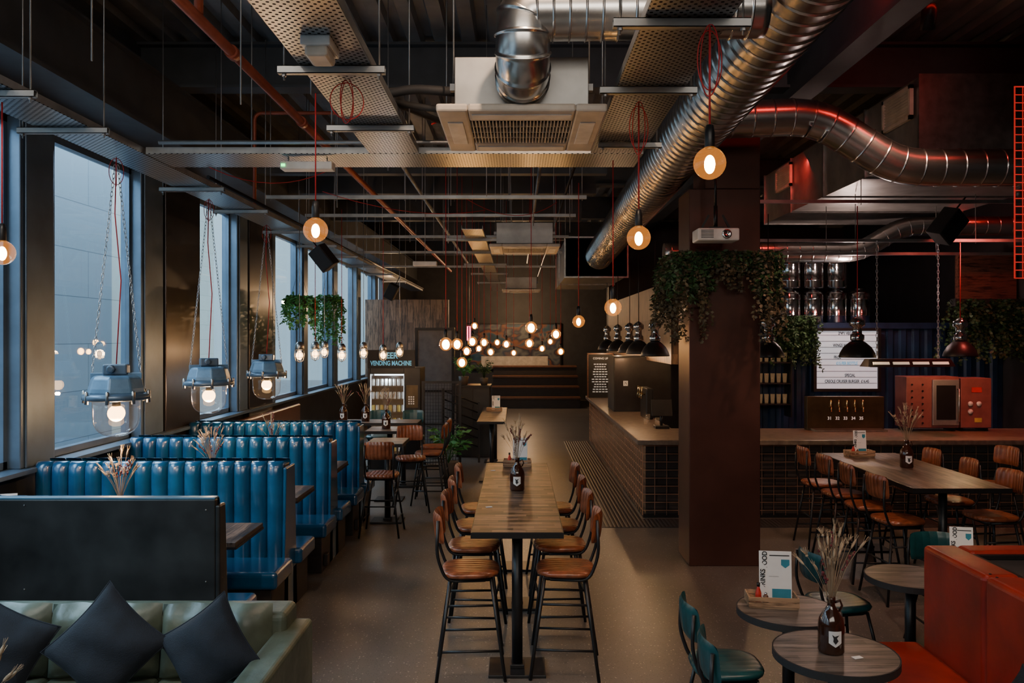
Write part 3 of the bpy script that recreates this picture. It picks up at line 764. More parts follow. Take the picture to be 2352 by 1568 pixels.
for i,y in enumerate((7.35,8.05,8.75)):
    dup(S0,(4.36,y,0),PI+(.1,-.05,.05)[i],'tan bar stool on far right side of the right bar table, %s'%(['nearest of three','second from camera','third from camera'][i]),'stools at the right bar table')
dup(S0,(5.3,8.9,0),PI+.2,'tan bar stool standing alone at the right edge before the bar','stools at the right bar table')
for i,(x,y,r) in enumerate([(-1.62,9.55,PI/2),(-1.45,10.85,-PI/2+.2),(-1.25,11.35,PI),(-1.25,12.0,PI)]):
    dup(S0,(x,y,0),r,'tan bar stool at the small tables past the booths, %s from camera'%ORD[i].replace('nearest','first'),'stools past the booths')
T0=seat('barteal','teal bar stool at tables before the vending machine, leftmost','teal bar stools',(-3.05,12.0,0),PI/2)
for i,(x,y,r) in enumerate([(-2.5,12.0,PI/2),(-2.3,13.2,-PI/2),(-1.75,13.2,-PI/2)]):
    dup(T0,(x,y,0),r,'teal bar stool at tables before the vending machine, %s'%['second from left','third from left','rightmost'][i],'teal bar stools')
L0=seat('lowteal','teal leather dining chair at the round tables, behind the other one','teal dining chairs',(1.22,4.66,0),.0)
dup(L0,(1.2,4.1,0),-.05,'teal leather dining chair cut by the bottom edge, nearest camera','teal dining chairs')
dup(L0,(2.32,5.76,0),.15,'teal leather chair behind the brown bottle and flowers','teal dining chairs')
dup(L0,(3.24,6.02,0),-PI/2,'teal leather chair behind the red bench and small round table','teal dining chairs')

# ---------------------------------------------------------------- tables
def bartable(name,label,loc,w,l,top='tablewood',z=1.03,ped=((0,-.9),(0,.9))):
    t=thing(name,label,'table',loc)
    MB().box(-w/2,w/2,-l/2,l/2,z-.032,z).build('tabletop',top,t,bev=.004)
    e=MB(); o=.006; a=w/2; b=l/2
    e.add([(-a,-b,z-.002),(a,-b,z-.002),(a,b,z-.002),(-a,b,z-.002),(-a-o,-b-o,z-.002),(a+o,-b-o,z-.002),(a+o,b+o,z-.002),(-a-o,b+o,z-.002),(-a-o,-b-o,z-.042),(a+o,-b-o,z-.042),(a+o,b+o,z-.042),(-a-o,b+o,z-.042)],
      [(4,5,1,0),(5,6,2,1),(6,7,3,2),(7,4,0,3),(8,9,5,4),(9,10,6,5),(10,11,7,6),(11,8,4,7),(11,10,9,8)])
    e.build('edge_band','black',t)
    for (x,y) in ped:
        MB().tube([(x,y,.02),(x,y,z-.04)],.038,16).build('leg','black',t)
        MB().box(x-.2,x+.2,y-.16,y+.16,0,.022).box(x-.05,x+.05,y-.05,y+.05,.022,.05).build('foot','black',t,bev=.004)
    return t
bartable('bar_table','long plank topped high table in the centre aisle',(0,6.9,0),.62,3.0,ped=((0,-1.25),(0,0.1),(0,1.25)))
bartable('bar_table','long plank topped high table by the bar at right',(3.9,8.05,0),.86,2.15,'tablewoody',ped=((0,-.75),(0,.8)))
bartable('bar_table','small plank high table right behind the last booth',(-1.66,10.2,0),.46,.62,ped=((0,0),))
bartable('bar_table','small plank high table past the booths, second one',(-1.85,11.55,0),.6,.6,ped=((0,0),))
bartable('bar_table','wide plank high table in front of the vending machine',(-2.2,12.6,0),1.3,.55,ped=((-.4,0),(.4,0)))
bartable('far_table','distant wooden table in the corridor before the mural',(-.42,14.1,0),.45,2.6,z=1.0,ped=((0,-1),(0,1)))
def roundtable(label,x,y,r=.29):
    t=thing('round_table',label,'table',(x,y,0),group='round wooden tables')
    MB().lathe([(0,.72),(r,.72),(r,.75),(0,.75)],(0,0,0),48,smooth=False).build('tabletop','roundwood',t)
    rim=MB(); seg=48; vs=[]
    for rr,z in ((r,.751),(r+.007,.751),(r+.007,.712),(r,.712)):
        for k in range(seg): a=2*PI*k/seg; vs.append((rr*math.cos(a),rr*math.sin(a),z))
    rim.add(vs,[(i*seg+k,((i+1)%4)*seg+k,((i+1)%4)*seg+(k+1)%seg,i*seg+(k+1)%seg) for i in range(4) for k in range(seg)])
    rim.build('edge_band','blackmatte',t)
    MB().tube([(0,0,.02),(0,0,.72)],.035,16).build('leg','black',t)
    MB().lathe([(.2,0),(.2,.012),(.05,.03),(.0,.03)],(0,0,0),28).build('foot','black',t)
    return t
roundtable('round wooden table nearest camera holding the tall brown bottle',1.62,4.06,.30)
roundtable('round wooden table with the menu crate, left of the red bench',1.60,4.70,.29)
roundtable('round wooden table partly hidden behind the red bench back',2.64,5.35,.28)
roundtable('round wooden table hidden behind the red bench, with white menu',3.22,5.55,.28)
roundtable('low round table at bottom left corner holding dried wheat',-1.95,2.9,.28)

# ---------------------------------------------------------------- bottles, bouquets, menus
def bottle(label,loc,group='brown bottles used as vases'):
    t=thing('glass_bottle',label,'bottle',loc,random.uniform(-.2,.2),group)
    MB().lathe([(0,0),(.058,0),(.064,.01),(.064,.14),(.058,.175),(.035,.21),(.02,.235),(.017,.26),(.021,.262),(.021,.28),(.014,.28)],(0,0,0),24).build('body','amber',t)
    MB().tube([(.018,0,.25),(.045,0,.262),(.055,0,.235),(.04,0,.205)],.006,8).build('handle','amber',t)
    lb=MB(); vs=[]
    for j in range(9):
        a=-PI/2-.5+1.0*j/8
        d=abs(j-4)/4
        vs+= [(.0655*math.cos(a),.0655*math.sin(a),.045+.02*d),(.0655*math.cos(a),.0655*math.sin(a),.125)]
    lb.add(vs,[(2*j,2*j+2,2*j+3,2*j+1) for j in range(8)],True); lo=lb.build('paper_label','label',t)
    lg=MB()
    lg.add([(-.012,-.067,.075),(0,-.067,.06),(.014,-.067,.078),(.006,-.067,.092),(.018,-.067,.108),(-.004,-.067,.10),(-.018,-.067,.11),(-.01,-.067,.09)],[(0,1,2,3,4,5,6,7)]); lg.build('emblem','inkk',lo)
    return t
def bouquet(label,loc,n=16,spread=.14,h=.30,group='dried flower bunches'):
    t=thing('dried_flowers',label,'dried flowers',loc,0,group)
    st=MB(); hd=MB(); mr=MB()
    for i in range(n):
        a=random.uniform(0,2*PI); k=random.uniform(.1,1); x=math.cos(a)*spread*k; y=math.sin(a)*spread*k*.8; z=.28+h*random.uniform(.5,1)*(1-.3*k*k)
        p0=Vector((0,0,.20)); p1=Vector((x*.25,y*.25,.2+(z-.2)*.6)); p2=Vector((x,y,z))
        pts=[p0*(1-q)**2+p1*2*q*(1-q)+p2*q*q for q in (0,.3,.6,.85,1)]
        st.tube(pts,.0015,4)
        d=(pts[-1]-pts[-2]).normalized(); e=d.to_track_quat('Z','Y').to_euler()
        if i%7==3:
            for j in range(9):
                c=p2-d*.013*j+Vector((random.uniform(-.009,.009),random.uniform(-.009,.009),0)); mr.ball(c,.006+.003*random.random(),(1,1,1),6,4)
        elif i%4==1:
            c=p2-d*.03
            for j in range(12):
                dd=(d+Vector((random.uniform(-.8,.8),random.uniform(-.8,.8),random.uniform(0,.5)))).normalized()
                hd.tube([c,c+dd*.045],[.002,.0008],3)
            hd.ball(c,.008,(1,1,1),6,4)
        else:
            hd.ball(p2,.007,(1,1,4.0),6,6,tuple(e))
            for j in range(7):
                dd=(d+Vector((random.uniform(-.3,.3),random.uniform(-.3,.3),0))).normalized(); hd.tube([p2,p2+dd*.055],[.001,.0005],3)
    st.build('stems','stem',t); hd.build('seed_heads','straw',t); mr.build('blossoms','maroon',t)
    return t
def menu_set(loc,rot,where,sauce=True,h=.21,w=.15):
    c=thing('condiment_crate','small wooden slatted crate '+where,'crate',loc,rot,'condiment crates')
    MB().box(-.14,.14,-.07,.07,0,.01).build('base','crate',c)
    for s in (-1,1):
        for z in (.015,.045): MB().box(-.145,.145,s*.074-.004,s*.074+.004,z,z+.024).build('long_slat','crate',c)
        MB().box(s*.141-.004,s*.141+.004,-.07,.07,.01,.069).build('end_slat','crate',c)
    R=Matrix.Rotation(rot,3,'Z')
    def L(v): return tuple(Vector(loc)+R@Vector(v))
    m=thing('menu_card','white folded menu card standing in the crate '+where,'menu',L((.03,.03,.012)),rot,'white menu cards')
    H=h+.06; ty=.02/H
    MB().add([(-w/2,0,0),(w/2,0,0),(w/2,.02,H),(-w/2,.02,H),(-w/2,.003,0),(w/2,.003,0),(w/2,.023,H),(-w/2,.023,H)],[(0,1,2,3),(7,6,5,4),(0,3,7,4),(1,5,6,2),(3,2,6,7),(0,4,5,1)]).build('card','paper',m)
    tl=math.atan2(.02,H); sz=.036*H/.27
    def q(z): return ty*z-.0014
    text('lettering','DRINKS',sz,'inkk',m,(-w/2+.022,q(H*.44),H*.44),(PI/2-tl,-PI/2,0),xs=.88,bold=.0008)
    text('lettering','FOOD',sz,'inkk',m,(-w/2+.034,q(H*.83),H*.83),(PI/2-tl,-PI/2,0),xs=.88,bold=.0008)
    def quad(x0,x1,z0,z1,nm,mm): MB().add([(x0,q(z0),z0),(x1,q(z0),z0),(x1,q(z1),z1),(x0,q(z1),z1)],[(0,1,2,3)]).build(nm,mm,m)
    xa=w*.18
    MB().add([(xa,q(H*.84),H*.84),(w/2-.012,q(H*.84),H*.84),(w/2-.012,q(H*.73),H*.73),((xa+w/2-.012)/2,q(H*.67),H*.67),(xa,q(H*.73),H*.73)],[(0,4,3,2,1)]).build('emblem','inkb',m)
    quad(-w*.18,w/2-.012,H*.905,H*.925,'heading_strip','inkk'); quad(-.02,w/2-.005,.02,H*.26,'coloured_panel','inkb'); quad(-w*.2,w*.1,H*.50,H*.505,'heading_strip','inkk')
    if sauce:
        b=thing('sauce_bottle','small red sauce bottle in the crate '+where,'sauce bottle',L((-.08,-.02,.01)),rot,'sauce bottles')
        MB().lathe([(0,0),(.018,0),(.018,.07),(.008,.10),(.008,.115)],(0,0,0),14).build('body','redplastic',b)
        MB().lathe([(.010,.108),(.010,.13),(.0,.13)],(0,0,0),12).build('cap','black',b)
        j=thing('pepper_mill','little wooden pepper mill in the crate '+where,'pepper mill',L((-.04,-.035,.01)),rot,'pepper mills')
        MB().lathe([(0,0),(.018,0),(.018,.02),(.011,.035),(.016,.055),(.008,.065)],(0,0,0),14).build('body','farbench',j)
        MB().ball((0,0,.07),.009,(1,1,1),10,6).build('knob','chrome',j)
spots=[((0,6.9,1.03),'on the centre high table',.14,.36),
 ((1.60,4.06,.75),'on the nearest round table',.18,.38),
 ((3.96,8.1,1.03),'on the high table by the bar',.15,.38),
 ((-3.0,6.02,.88),'on the nearest booth table',.15,.36),
 ((-2.92,7.62,.88),'on the second booth table',.15,.36),
 ((-2.83,9.2,.88),'on the third booth table',.14,.34),
 ((-2.75,12.6,1.03),'on the left of the wide high table',.15,.32),
 ((-2.4,12.6,1.03),'on the middle of the wide high table',.14,.32),
 ((-1.9,11.55,1.03),'on the small high table past booths',.14,.32),
 ((-1.95,2.9,.75),'on the low corner table',.12,.22)]
for (l,w,s,h) in spots:
    bottle('brown glass growler bottle '+w,l)
    bouquet('dried grasses and flowers in the bottle '+w,l,26 if l[1]<9 else 16,s,h)
menu_set((0,8.2,1.03),0,'at far end of centre table')
menu_set((1.52,4.76,.75),-.12,'on the middle round table',True,h=.24,w=.19)
menu_set((3.80,8.85,1.03),.1,'on the right high table',True)
menu_set((3.05,5.5,.75),-.2,'behind the red bench',False)
menu_set((-.42,14.6,1.0),0,'on the distant corridor table',False)
for i,(l,r) in enumerate([((-3.9,6.0,.88),.3),((-3.8,7.62,.88),.3),((-3.75,9.2,.88),.3)]):
    menu_set(l,r,'on the %s booth table'%ORD[i],False)
for i,l in enumerate([(1.70,3.98,.7515),(-.22,6.2,1.0315),(-.24,7.9,1.0315)]):
    tag(MB().obox((0,0,.001),(.05,.03,.002),(0,0,.3)).build('table_number','paper',loc=l),'small white number tag on the %s'%['nearest round table','near left edge of the centre table','far left edge of the centre table'][i],'table tag')

# ---------------------------------------------------------------- sofa
t=thing('sofa','worn olive green leather sofa at the bottom left','sofa',(-2.3,4.25,0))
MB().box(-1.05,1.05,-.45,.42,.08,.32).build('base','green',t,bev=.02)
for i in range(3):
    x0=-.92+i*.615
    MB().box(x0,x0+.61,-.47,.22,.32,.46).build('seat_cushion','green',t,bev=.04,seg=4)
MB().box(-1.0,1.0,.22,.48,.1,.80).build('back_frame','green',t,bev=.04,seg=4)
for i in range(3):
    x0=-.93+i*.62
    def fn(u,v,n,x0=x0): return (x0+.31+u*.305, .17+n*1.0+.03*(v+1)+.012*math.sin(u*9), .66+v*.20*(1-.03*u**4))
    MB().sheet(fn,20,10,.18).build('back_cushion','green',t)
for s in (-1,1):
    MB().box(s*1.01-.085,s*1.01+.085,-.47,.46,.06,.70).build('arm','green',t,bev=.03,seg=4)
for sx in (-.95,.95):
    for sy in (-.38,.38): MB().tube([(sx,sy,0),(sx,sy,.08)],.025,10).build('leg','black',t)
def cushion(label,loc,rx,rz,spin,size=.44,m='navy',thick=.17):
    o=bpy.data.objects.new('throw_cushion',None); C.objects.link(o)
    o.location=loc; o['label']=label; o['category']='cushion'; o['group']='dark throw cushions'
    o.rotation_euler=(rx,0,rz)
    c,s_=math.cos(spin),math.sin(spin); h=size/2
    def fn(u,v,n):
        a=u*h*(1-.10*(1-v*v)); b=v*h*(1-.10*(1-u*u))
        a+=.012*math.sin(b*40)*(1-u*u); 
        return (a*c-b*s_, n*(1+.12*math.sin(a*30+b*11)), a*s_+b*c)
    MB().sheet(fn,20,20,thick,2).build('cover',m,o)
    pts=[]
    for (u0,v0,u1,v1) in ((-1,-1,1,-1),(1,-1,1,1),(1,1,-1,1),(-1,1,-1,-1)):
        for k in range(10):
            q=k/10; p=fn(u0+(u1-u0)*q,v0+(v1-v0)*q,0); pts.append(p)
    MB().tube(pts,.004,5,True).build('piping',m,o)
cushion('dark navy throw cushion standing on point, left middle of sofa',(-2.13,4.13,.75),-.28,.08,PI/4+.06,.46)
cushion('dark navy throw cushion on point beside the sofa arm',(-1.60,4.13,.73),-.28,-.12,PI/4-.15,.42)
cushion('dark navy throw cushion cut by the left edge of the photo',(-2.68,4.11,.73),-.28,.15,PI/4+.35,.44)

# ---------------------------------------------------------------- red bench
t=thing('bench','rust red leather bench with high back at lower right','bench',(2.45,3.4,0))
MB().box(-.42,0,-2.2,1.45,.05,.36).build('base','blackmatte',t)
MB().box(-.45,.02,-2.2,1.5,.36,.49).build('seat_cushion','red',t,bev=.035,seg=4)
ys=[-2.2,-1.0,.15,.78,1.42]
for a,b in zip(ys[:-1],ys[1:]):
    MB().box(0,.20,a+.002,b-.002,.30,1.10).build('back_panel','red',t,bev=.03,seg=4)
MB().box(.2,1.05,1.26,1.42,.1,1.10).build('end_back','red',t,bev=.03,seg=4)
MB().box(.2,1.05,-2.2,1.26,0,1.055).build('planter_box','blackmatte',t)
MB().box(.2,.23,-2.2,1.26,1.055,1.085).build('rim','black',t,bev=.004)
MB().box(.23,1.05,1.23,1.26,1.055,1.085).build('rim','black',t,bev=.004)
for y in (.75,.81): MB().lathe([(.008,0),(.005,.004)],(.05,y,1.1),8).build('stud','black',t)
cushion('black throw cushion on the red bench, only its corner showing',(2.25,3.5,.66),-.1,PI/2-.15,PI/4,.36)

# ---------------------------------------------------------------- bar
t=thing('bar_counter','long L shaped bar with wire grid front and concrete top','bar counter',(0,0,0))
bd=MB()
bd.add([(1.68,10.42,0),(7.9,10.42,0),(7.9,11.5,0),(2.2,11.5,0),(2.2,18,0),(1.68,18,0),(1.68,10.42,.96),(7.9,10.42,.96),(7.9,11.5,.96),(2.2,11.5,.96),(2.2,18,.96),(1.68,18,.96)],
 [(5,4,3,2,1,0),(6,7,8,9,10,11),(0,1,7,6),(1,2,8,7),(2,3,9,8),(3,4,10,9),(4,5,11,10),(5,0,6,11)])
bd.build('body','tile',t)
ct=MB()
ct.add([(1.55,10.25,.965),(7.9,10.25,.965),(7.9,11.6,.965),(2.25,11.6,.965),(2.25,18.1,.965),(1.55,18.1,.965),
        (1.55,10.25,1.03),(7.9,10.25,1.03),(7.9,11.6,1.03),(2.25,11.6,1.03),(2.25,18.1,1.03),(1.55,18.1,1.03)],
       [(5,4,3,2,1,0),(6,7,8,9,10,11),(0,1,7,6),(1,2,8,7),(2,3,9,8),(3,4,10,9),(4,5,11,10),(5,0,6,11)])
ct.build('countertop','concrete',t,bev=.01)
g=MB(); w=.0046
z=.1
while z<.96: g.box(1.635-w,1.635+w,10.38,18.0,z-w,z+w); g.box(1.635,7.9,10.38-w,10.38+w,z-w,z+w); z+=.105
y=10.38; w=.0032
while y<18.0: g.box(1.628-w,1.628+w,y-w,y+w,.04,.96); y+=.155
x=1.635
while x<7.9: g.box(x-w,x+w,10.372-w,10.372+w,.04,.96); x+=.155
g.build('wire_grid','wire',t)
MB().box(1.64,1.68,10.42,18,.0,.05).box(1.64,7.9,10.39,10.42,0,.05).build('kick_rail','black',t)
tag(MB().box(1.05,1.6,9.85,18,.0,.008).box(1.6,7.8,9.85,10.3,.0,.008).build('floor_mat','ribmat'),'dark ribbed rubber mat along the foot of the bar','floor mat')

t=thing('service_cabinet','dark boxy cabinet on the bar with hearing loop sign','cabinet',(1.72,14.2,1.03))
MB().box(0,1.03,0,.9,0,.98).build('body','blackmatte',t,bev=.006)
MB().box(.02,1.01,-.012,0,.03,.95).build('door','dcol',t)
t2=MB().box(.17,.25,-.02,-.012,.46,.55).build('hearing_loop_sign','paper',t)
MB().tube([(.19,-.022,.48),(.20,-.022,.52),(.225,-.022,.535),(.235,-.022,.51),(.215,-.022,.49)],.004,5).tube([(.185,-.022,.54),(.24,-.022,.475)],.003,5).build('symbol','inkk',t2)
t=thing('chalkboard','tall black chalkboard with white event list','chalkboard',(1.83,17.5,1.03))
MB().box(-.27,.27,0,.04,0,.95).build('board','blackmatte',t)
MB().box(-.29,-.265,-.01,.05,0,.97).box(.265,.29,-.01,.05,0,.97).box(-.29,.29,-.01,.05,.95,.98).build('frame','farbench',t)
text('lettering','COMING UP',.06,'chalk',t,(0,-.004,.86))
for k in range(12):
    w_=random.uniform(.12,.2); n_=5; ln=MB()
    for j in range(n_): 
        x0=-w_+2*w_*j/n_; ln.box(x0,x0+2*w_/n_*.75,-.004,-.001,.12+k*.055,.14+k*.055)
    ln.build('chalk_line','chalk',t)
for i,(x,y) in enumerate([(1.95,12.1),(2.05,12.5),(2.1,11.95)]):
    tag(MB().lathe([(0,0),(.03,0),(.035,.12),(.03,.12)],(0,0,0),14).build('drinking_glass','glass',loc=(x,y,1.03)),'clear drinking glass on the bar, %s'%['left one','farther middle one','right one'][i],'glass')
t=thing('card_terminal','black till screen on the bar beside the pillar','till',(2.10,11.6,1.03))
MB().box(-.1,.1,-.1,.1,0,.04).build('base','black',t,bev=.005); MB().tube([(0,0,.04),(0,0,.2)],.02).build('stand','black',t); MB().obox((0,-.03,.3),(.3,.02,.24),(-.25,0,0)).build('screen','black',t,bev=.005)
t=thing('beer_tower','tall black beer dispenser column beside the pillar','beer dispenser',(2.13,13.2,1.03))
MB().box(-.06,.06,-.4,.2,0,.5).build('column','black',t,bev=.02)
for k in range(3): MB().tube([(-.06,-.3+k*.2,.4),(-.12,-.3+k*.2,.4),(-.12,-.3+k*.2,.33)],.012,8).tube([(-.11,-.3+k*.2,.4),(-.11,-.3+k*.2,.52)],.012,8).build('tap','brass',t)

t=thing('shipping_container','dark blue corrugated container forming the back bar','container',(0,0,0))
m=MB(); x=3.6; pr=[]
while x<8.0: pr+=[(x,13.4),(x+.08,13.4),(x+.11,13.44),(x+.19,13.44)]; x+=.22
vs=[]
for a,b in pr: vs+=[(a,b,.1),(a,b,2.5)]
m.add(vs,[(2*i,2*i+2,2*i+3,2*i+1) for i in range(len(pr)-1)])
m.box(3.6,8.05,13.5,15.6,.1,2.5)
m.build('corrugated_wall','contblue',t)
MB().box(3.55,8.1,13.36,15.65,2.5,2.6).box(3.55,8.1,13.36,15.65,0,.1).box(3.55,3.65,13.36,13.5,.1,2.5).build('frame','contblue',t)
t=thing('bar_shelf','dark shelf unit with glasses on the container wall','shelf',(4.15,13.08,1.25))
for k in range(3): MB().box(-.32,.32,-.1,.24,k*.34,k*.34+.02).build('shelf_board','black',t)
for s in (-1,1): MB().box(s*.32-.01,s*.32+.01,-.1,.24,-.2,.75).build('side','black',t)
gl=None
for k in range(3):
    for j in range(6):
        loc=(4.15-.25+j*.1,13.10,1.272+k*.34)
        if gl is None:
            gl=MB().lathe([(0,0),(.028,0),(.038,.15),(.034,.15),(.026,.01),(0,.01)],(0,0,0),14).build('beer_glass','glass')
            o=gl
        else: o=gl.copy(); C.objects.link(o)
        o.location=loc; tag(o,'clear beer glass on the dark shelf beside the letter board','glass','beer glasses on the back bar shelf')
t=thing('letter_board','lit white letter board listing drink offers behind the bar','sign',(5.49,13.27,1.98))
MB().box(-.52,.52,0,.06,-.49,.49).build('panel','ledwhite',t)
MB().box(-.56,-.51,-.03,.08,-.53,.53).box(.51,.56,-.03,.08,-.53,.53).box(-.51,.51,-.03,.08,.48,.53).box(-.51,.51,-.03,.08,-.53,-.48).build('frame','black',t)
for k in range(9): z=-.39+k*.1; MB().box(-.5,.5,-.006,0,z-.004,z+.004).build('letter_rail','rod',t)
for (s,x,z) in (('2*4*1 VEGAN',0,.44),('WINGS W',-.12,.24),('£',0,.14),('PROS',-.16,.04),('£15 PER BOTTLE',0,-.06),('SPECIAL',.05,-.26),('CREOLE CRUISER BURGER  £16.45',.0,-.36)):
    text('lettering',s,.072,'bluetext' if '15' in s else 'inkk',t,(x,-.01,z),xs=.68,bold=.0015)
t=thing('tap_panel','dark metal beer tap panel numbered 31 to 35','beer taps',(4.68,11.35,1.03))
MB().box(-.55,.55,0,.12,0,.48).build('panel','plate',t,bev=.006)
MB().box(-.5,.5,-.22,0,0,.03).build('drip_tray','steel',t)
for k in range(5):
    x=-.23+k*.113
    MB().tube([(x,0,.33),(x,-.07,.33),(x,-.07,.27)],.010,8).lathe([(.010,.34),(.013,.36),(.012,.43),(.0,.44)],(x,-.05,0),12).build('tap','brass',t)
    text('tap_number',str(31+k),.06,'chalk',t,(x,-.003,.17),bold=.001)
t=thing('conveyor_oven','reddish lit metal oven with knobs and gauges on the bar','oven',(6.07,11.2,1.08))
MB().box(-.6,.14,0,.34,0,.72).build('body','pinkmachine',t,bev=.008)
MB().box(.17,.6,0,.34,0,.70).build('control_cabinet','pinkmachine',t,bev=.008)
MB().box(-.24,.13,-.03,0,.04,.68).build('door','ductbox',t,bev=.006)
MB().box(-.19,.08,-.036,-.03,.12,.60).build('door_window','black',t)
MB().tube([(.105,-.03,.1),(.105,-.07,.1),(.105,-.07,.55),(.105,-.03,.55)],.010,8).build('handle','steel',t)
for (x,z) in ((.30,.34),(.42,.34),(.30,.23)):
    MB().lathe([(.034,0),(.034,.016),(.0,.016)],(x,0,z),16,(PI/2,0,0)).build('gauge','white',t)
for r in range(7):
    for c in range(2): MB().lathe([(.013,0),(.011,.016)],(-.52+c*.15,0,.07+r*.09),10,(PI/2,0,0)).build('knob','black',t)
MB().box(.32,.46,-.006,0,.50,.57).build('display','redplastic',t)
MB().box(.36,.46,-.006,0,.08,.14).build('warning_plate','can2',t)
for x in (-.55,.10,.21,.56): MB().box(x-.02,x+.02,.05,.3,-.05,0).build('leg','black',t)
tk=thing('steel_tank','polished steel drum on the container, lower row leftmost','tank',(4.72,13.8,2.6),0,'polished steel drums')
MB().lathe([(0,0),(.17,0),(.18,.02),(.18,.12),(.185,.13),(.18,.14),(.18,.40),(.185,.41),(.18,.42),(.18,.50),(.14,.55),(.06,.57),(0,.57)],(0,0,0),28).build('body','chrome',tk)
MB().lathe([(.06,.57),(.06,.60),(0,.60)],(0,0,0),16).build('lid','black',tk)
for i,(x,z) in enumerate([(5.12,2.6),(5.52,2.6),(5.92,2.6),(4.72,3.2),(5.12,3.2),(5.52,3.2)]):
    dup(tk,(x,13.8,z),0,'polished steel drum on the container, %s'%['lower row second from left','lower row third from left','lower row rightmost','upper row left','upper row middle','upper row right'][i],'polished steel drums')
struct(MB().box(7.2,8.15,13.0,13.1,2.9,3.7).build('wall_red_lit_planks','redplank'))

t=thing('wire_mesh_panel','red wire mesh panel hanging at the far right edge','mesh panel',(3.685,5.9,2.79))
g=MB()
for k in range(7): g.tube([(k*.06,0,0),(k*.06,0,1.42)],.004,5)
for k in range(25): g.tube([(0,0,k*.059),(.36,0,k*.059)],.004,5)
g.build('grid','neonred',t)
MB().tube([(0,0,0),(.36,0,0),(.36,0,1.42),(0,0,1.42)],.006,6,True).build('frame','neonred',t)
MB().tube([(.18,0,1.42),(.18,0,2.8)],.006,6).build('rod','rod',t)

# ---------------------------------------------------------------- plants
def leaf(m,c,d,L,w):
    d=d.normalized(); s=d.cross(Vector((random.uniform(-1,1),random.uniform(-1,1),random.uniform(-1,1)))).normalized(); c=Vector(c)
    m.add([c,c+d*L*.5+s*w,c+d*L,c+d*L*.5-s*w],[(0,1,2,3)])
def trail(m,p,length,L=.05,w=.018,dens=.03,drift=.3,out=Vector((0,0,0))):
    p=Vector(p); d=Vector((random.uniform(-drift,drift),random.uniform(-drift,drift),-1)).normalized()
    n=int(length/dens)
    v=out*.9+Vector((0,0,.3))
    for i in range(n):
        v=v.lerp(d,.25); p=p+v.normalized()*dens+Vector((random.uniform(-.006,.006),random.uniform(-.006,.006),0))
        for k in range(2):
            leaf(m,p,Vector((random.uniform(-1,1),random.uniform(-1,1),random.uniform(-.9,.2))),L*random.uniform(.6,1.2),w)
t=thing('hanging_planter','leafy trailing planter wrapped around the rusted pillar','planter',(2.13,8.465,3.08))
MB().box(-.5,.5,-.44,-.29,0,.14).box(-.5,.5,.29,.44,0,.14).box(-.5,-.37,-.29,.29,0,.14).box(.38,.5,-.29,.29,0,.14).build('trough','blackmatte',t)
def ringpt():
    s=random.random()
    if s<.5: return Vector((random.uniform(-.55,.5),-.42,.14)),Vector((random.uniform(-.3,.3),-1,0))
    if s<.78: return Vector((-.48,random.uniform(-.4,.4),.14)),Vector((-1,random.uniform(-.3,.3),0))
    if s<.95: return Vector((.46,random.uniform(-.4,.4),.14)),Vector((.7,random.uniform(-.3,.3),0))
    return Vector((random.uniform(-.5,.5),.42,.14)),Vector((0,1,0))
for nm,mm,n,mx,L,w in (('foliage','leaf',130,.60,.07,.014),('ivy','driedleaf',150,1.0,.045,.016)):
    f=MB()
    for i in range(n):
        p,o=ringpt(); 
        long=mx*random.uniform(.35,1)*(1.0 if abs(p.x)>.25 else .45)
        trail(f,p,long,L,w,.022,.25,o*random.uniform(.3,1.0))
    f.build(nm,mm,t)
t=thing('hanging_plant','trailing ivy hanging from the container top beside the pillar','plant',(4.55,13.2,2.6))
f=MB()
for i in range(90): trail(f,(random.uniform(-.35,.40),random.uniform(-.1,.1),.1),random.uniform(.3,.95),.06,.02,.03,.2,Vector((random.uniform(-.5,.3),-.6,0)))
f.build('foliage','leaf',t); MB().box(-.4,.45,-.08,.1,0,.1).build('trough','blackmatte',t)
t=thing('hanging_plant','dark trailing foliage on the right edge above the oven','plant',(7.5,12.8,2.85))
f=MB()
for i in range(110): trail(f,(random.uniform(-.5,.6),random.uniform(-.1,.1),.1),random.uniform(.3,1.1),.07,.024,.035,.3,Vector((random.uniform(-.7,.7),-.6,0)))
f.build('foliage','leaf',t); MB().box(-.5,.6,-.08,.08,0,.12).build('trough','blackmatte',t)
def hangplant(x,y,z,label,n=60,mx=.9):
    t=thing('hanging_plant',label,'plant',(x,y,z))
    MB().lathe([(0,-.16),(.1,-.15),(.16,-.05),(.17,0),(.15,0),(.0,-.02)],(0,0,0),18).build('basket','terracotta',t)
    f=MB()
    for i in range(n):
        a=random.uniform(0,2*PI); trail(f,(.13*math.cos(a),.13*math.sin(a),.02),random.uniform(.25,mx),.07,.02,.03,.15,Vector((math.cos(a),math.sin(a),0))*.7)
    f.build('foliage','leaf2',t)
    MB().tube([(.14,0,0),(0,0,.5),(-.14,0,0)],.003,5).tube([(0,0,.5),(0,0,4.4-z)],.003,5).build('cord','black',t)
hangplant(-3.5,12.8,3.0,'bright green hanging basket plant at the window, nearer one',45,.6)
hangplant(-3.45,14.6,3.1,'bright green hanging basket plant at the window, farther one',40,1.1)
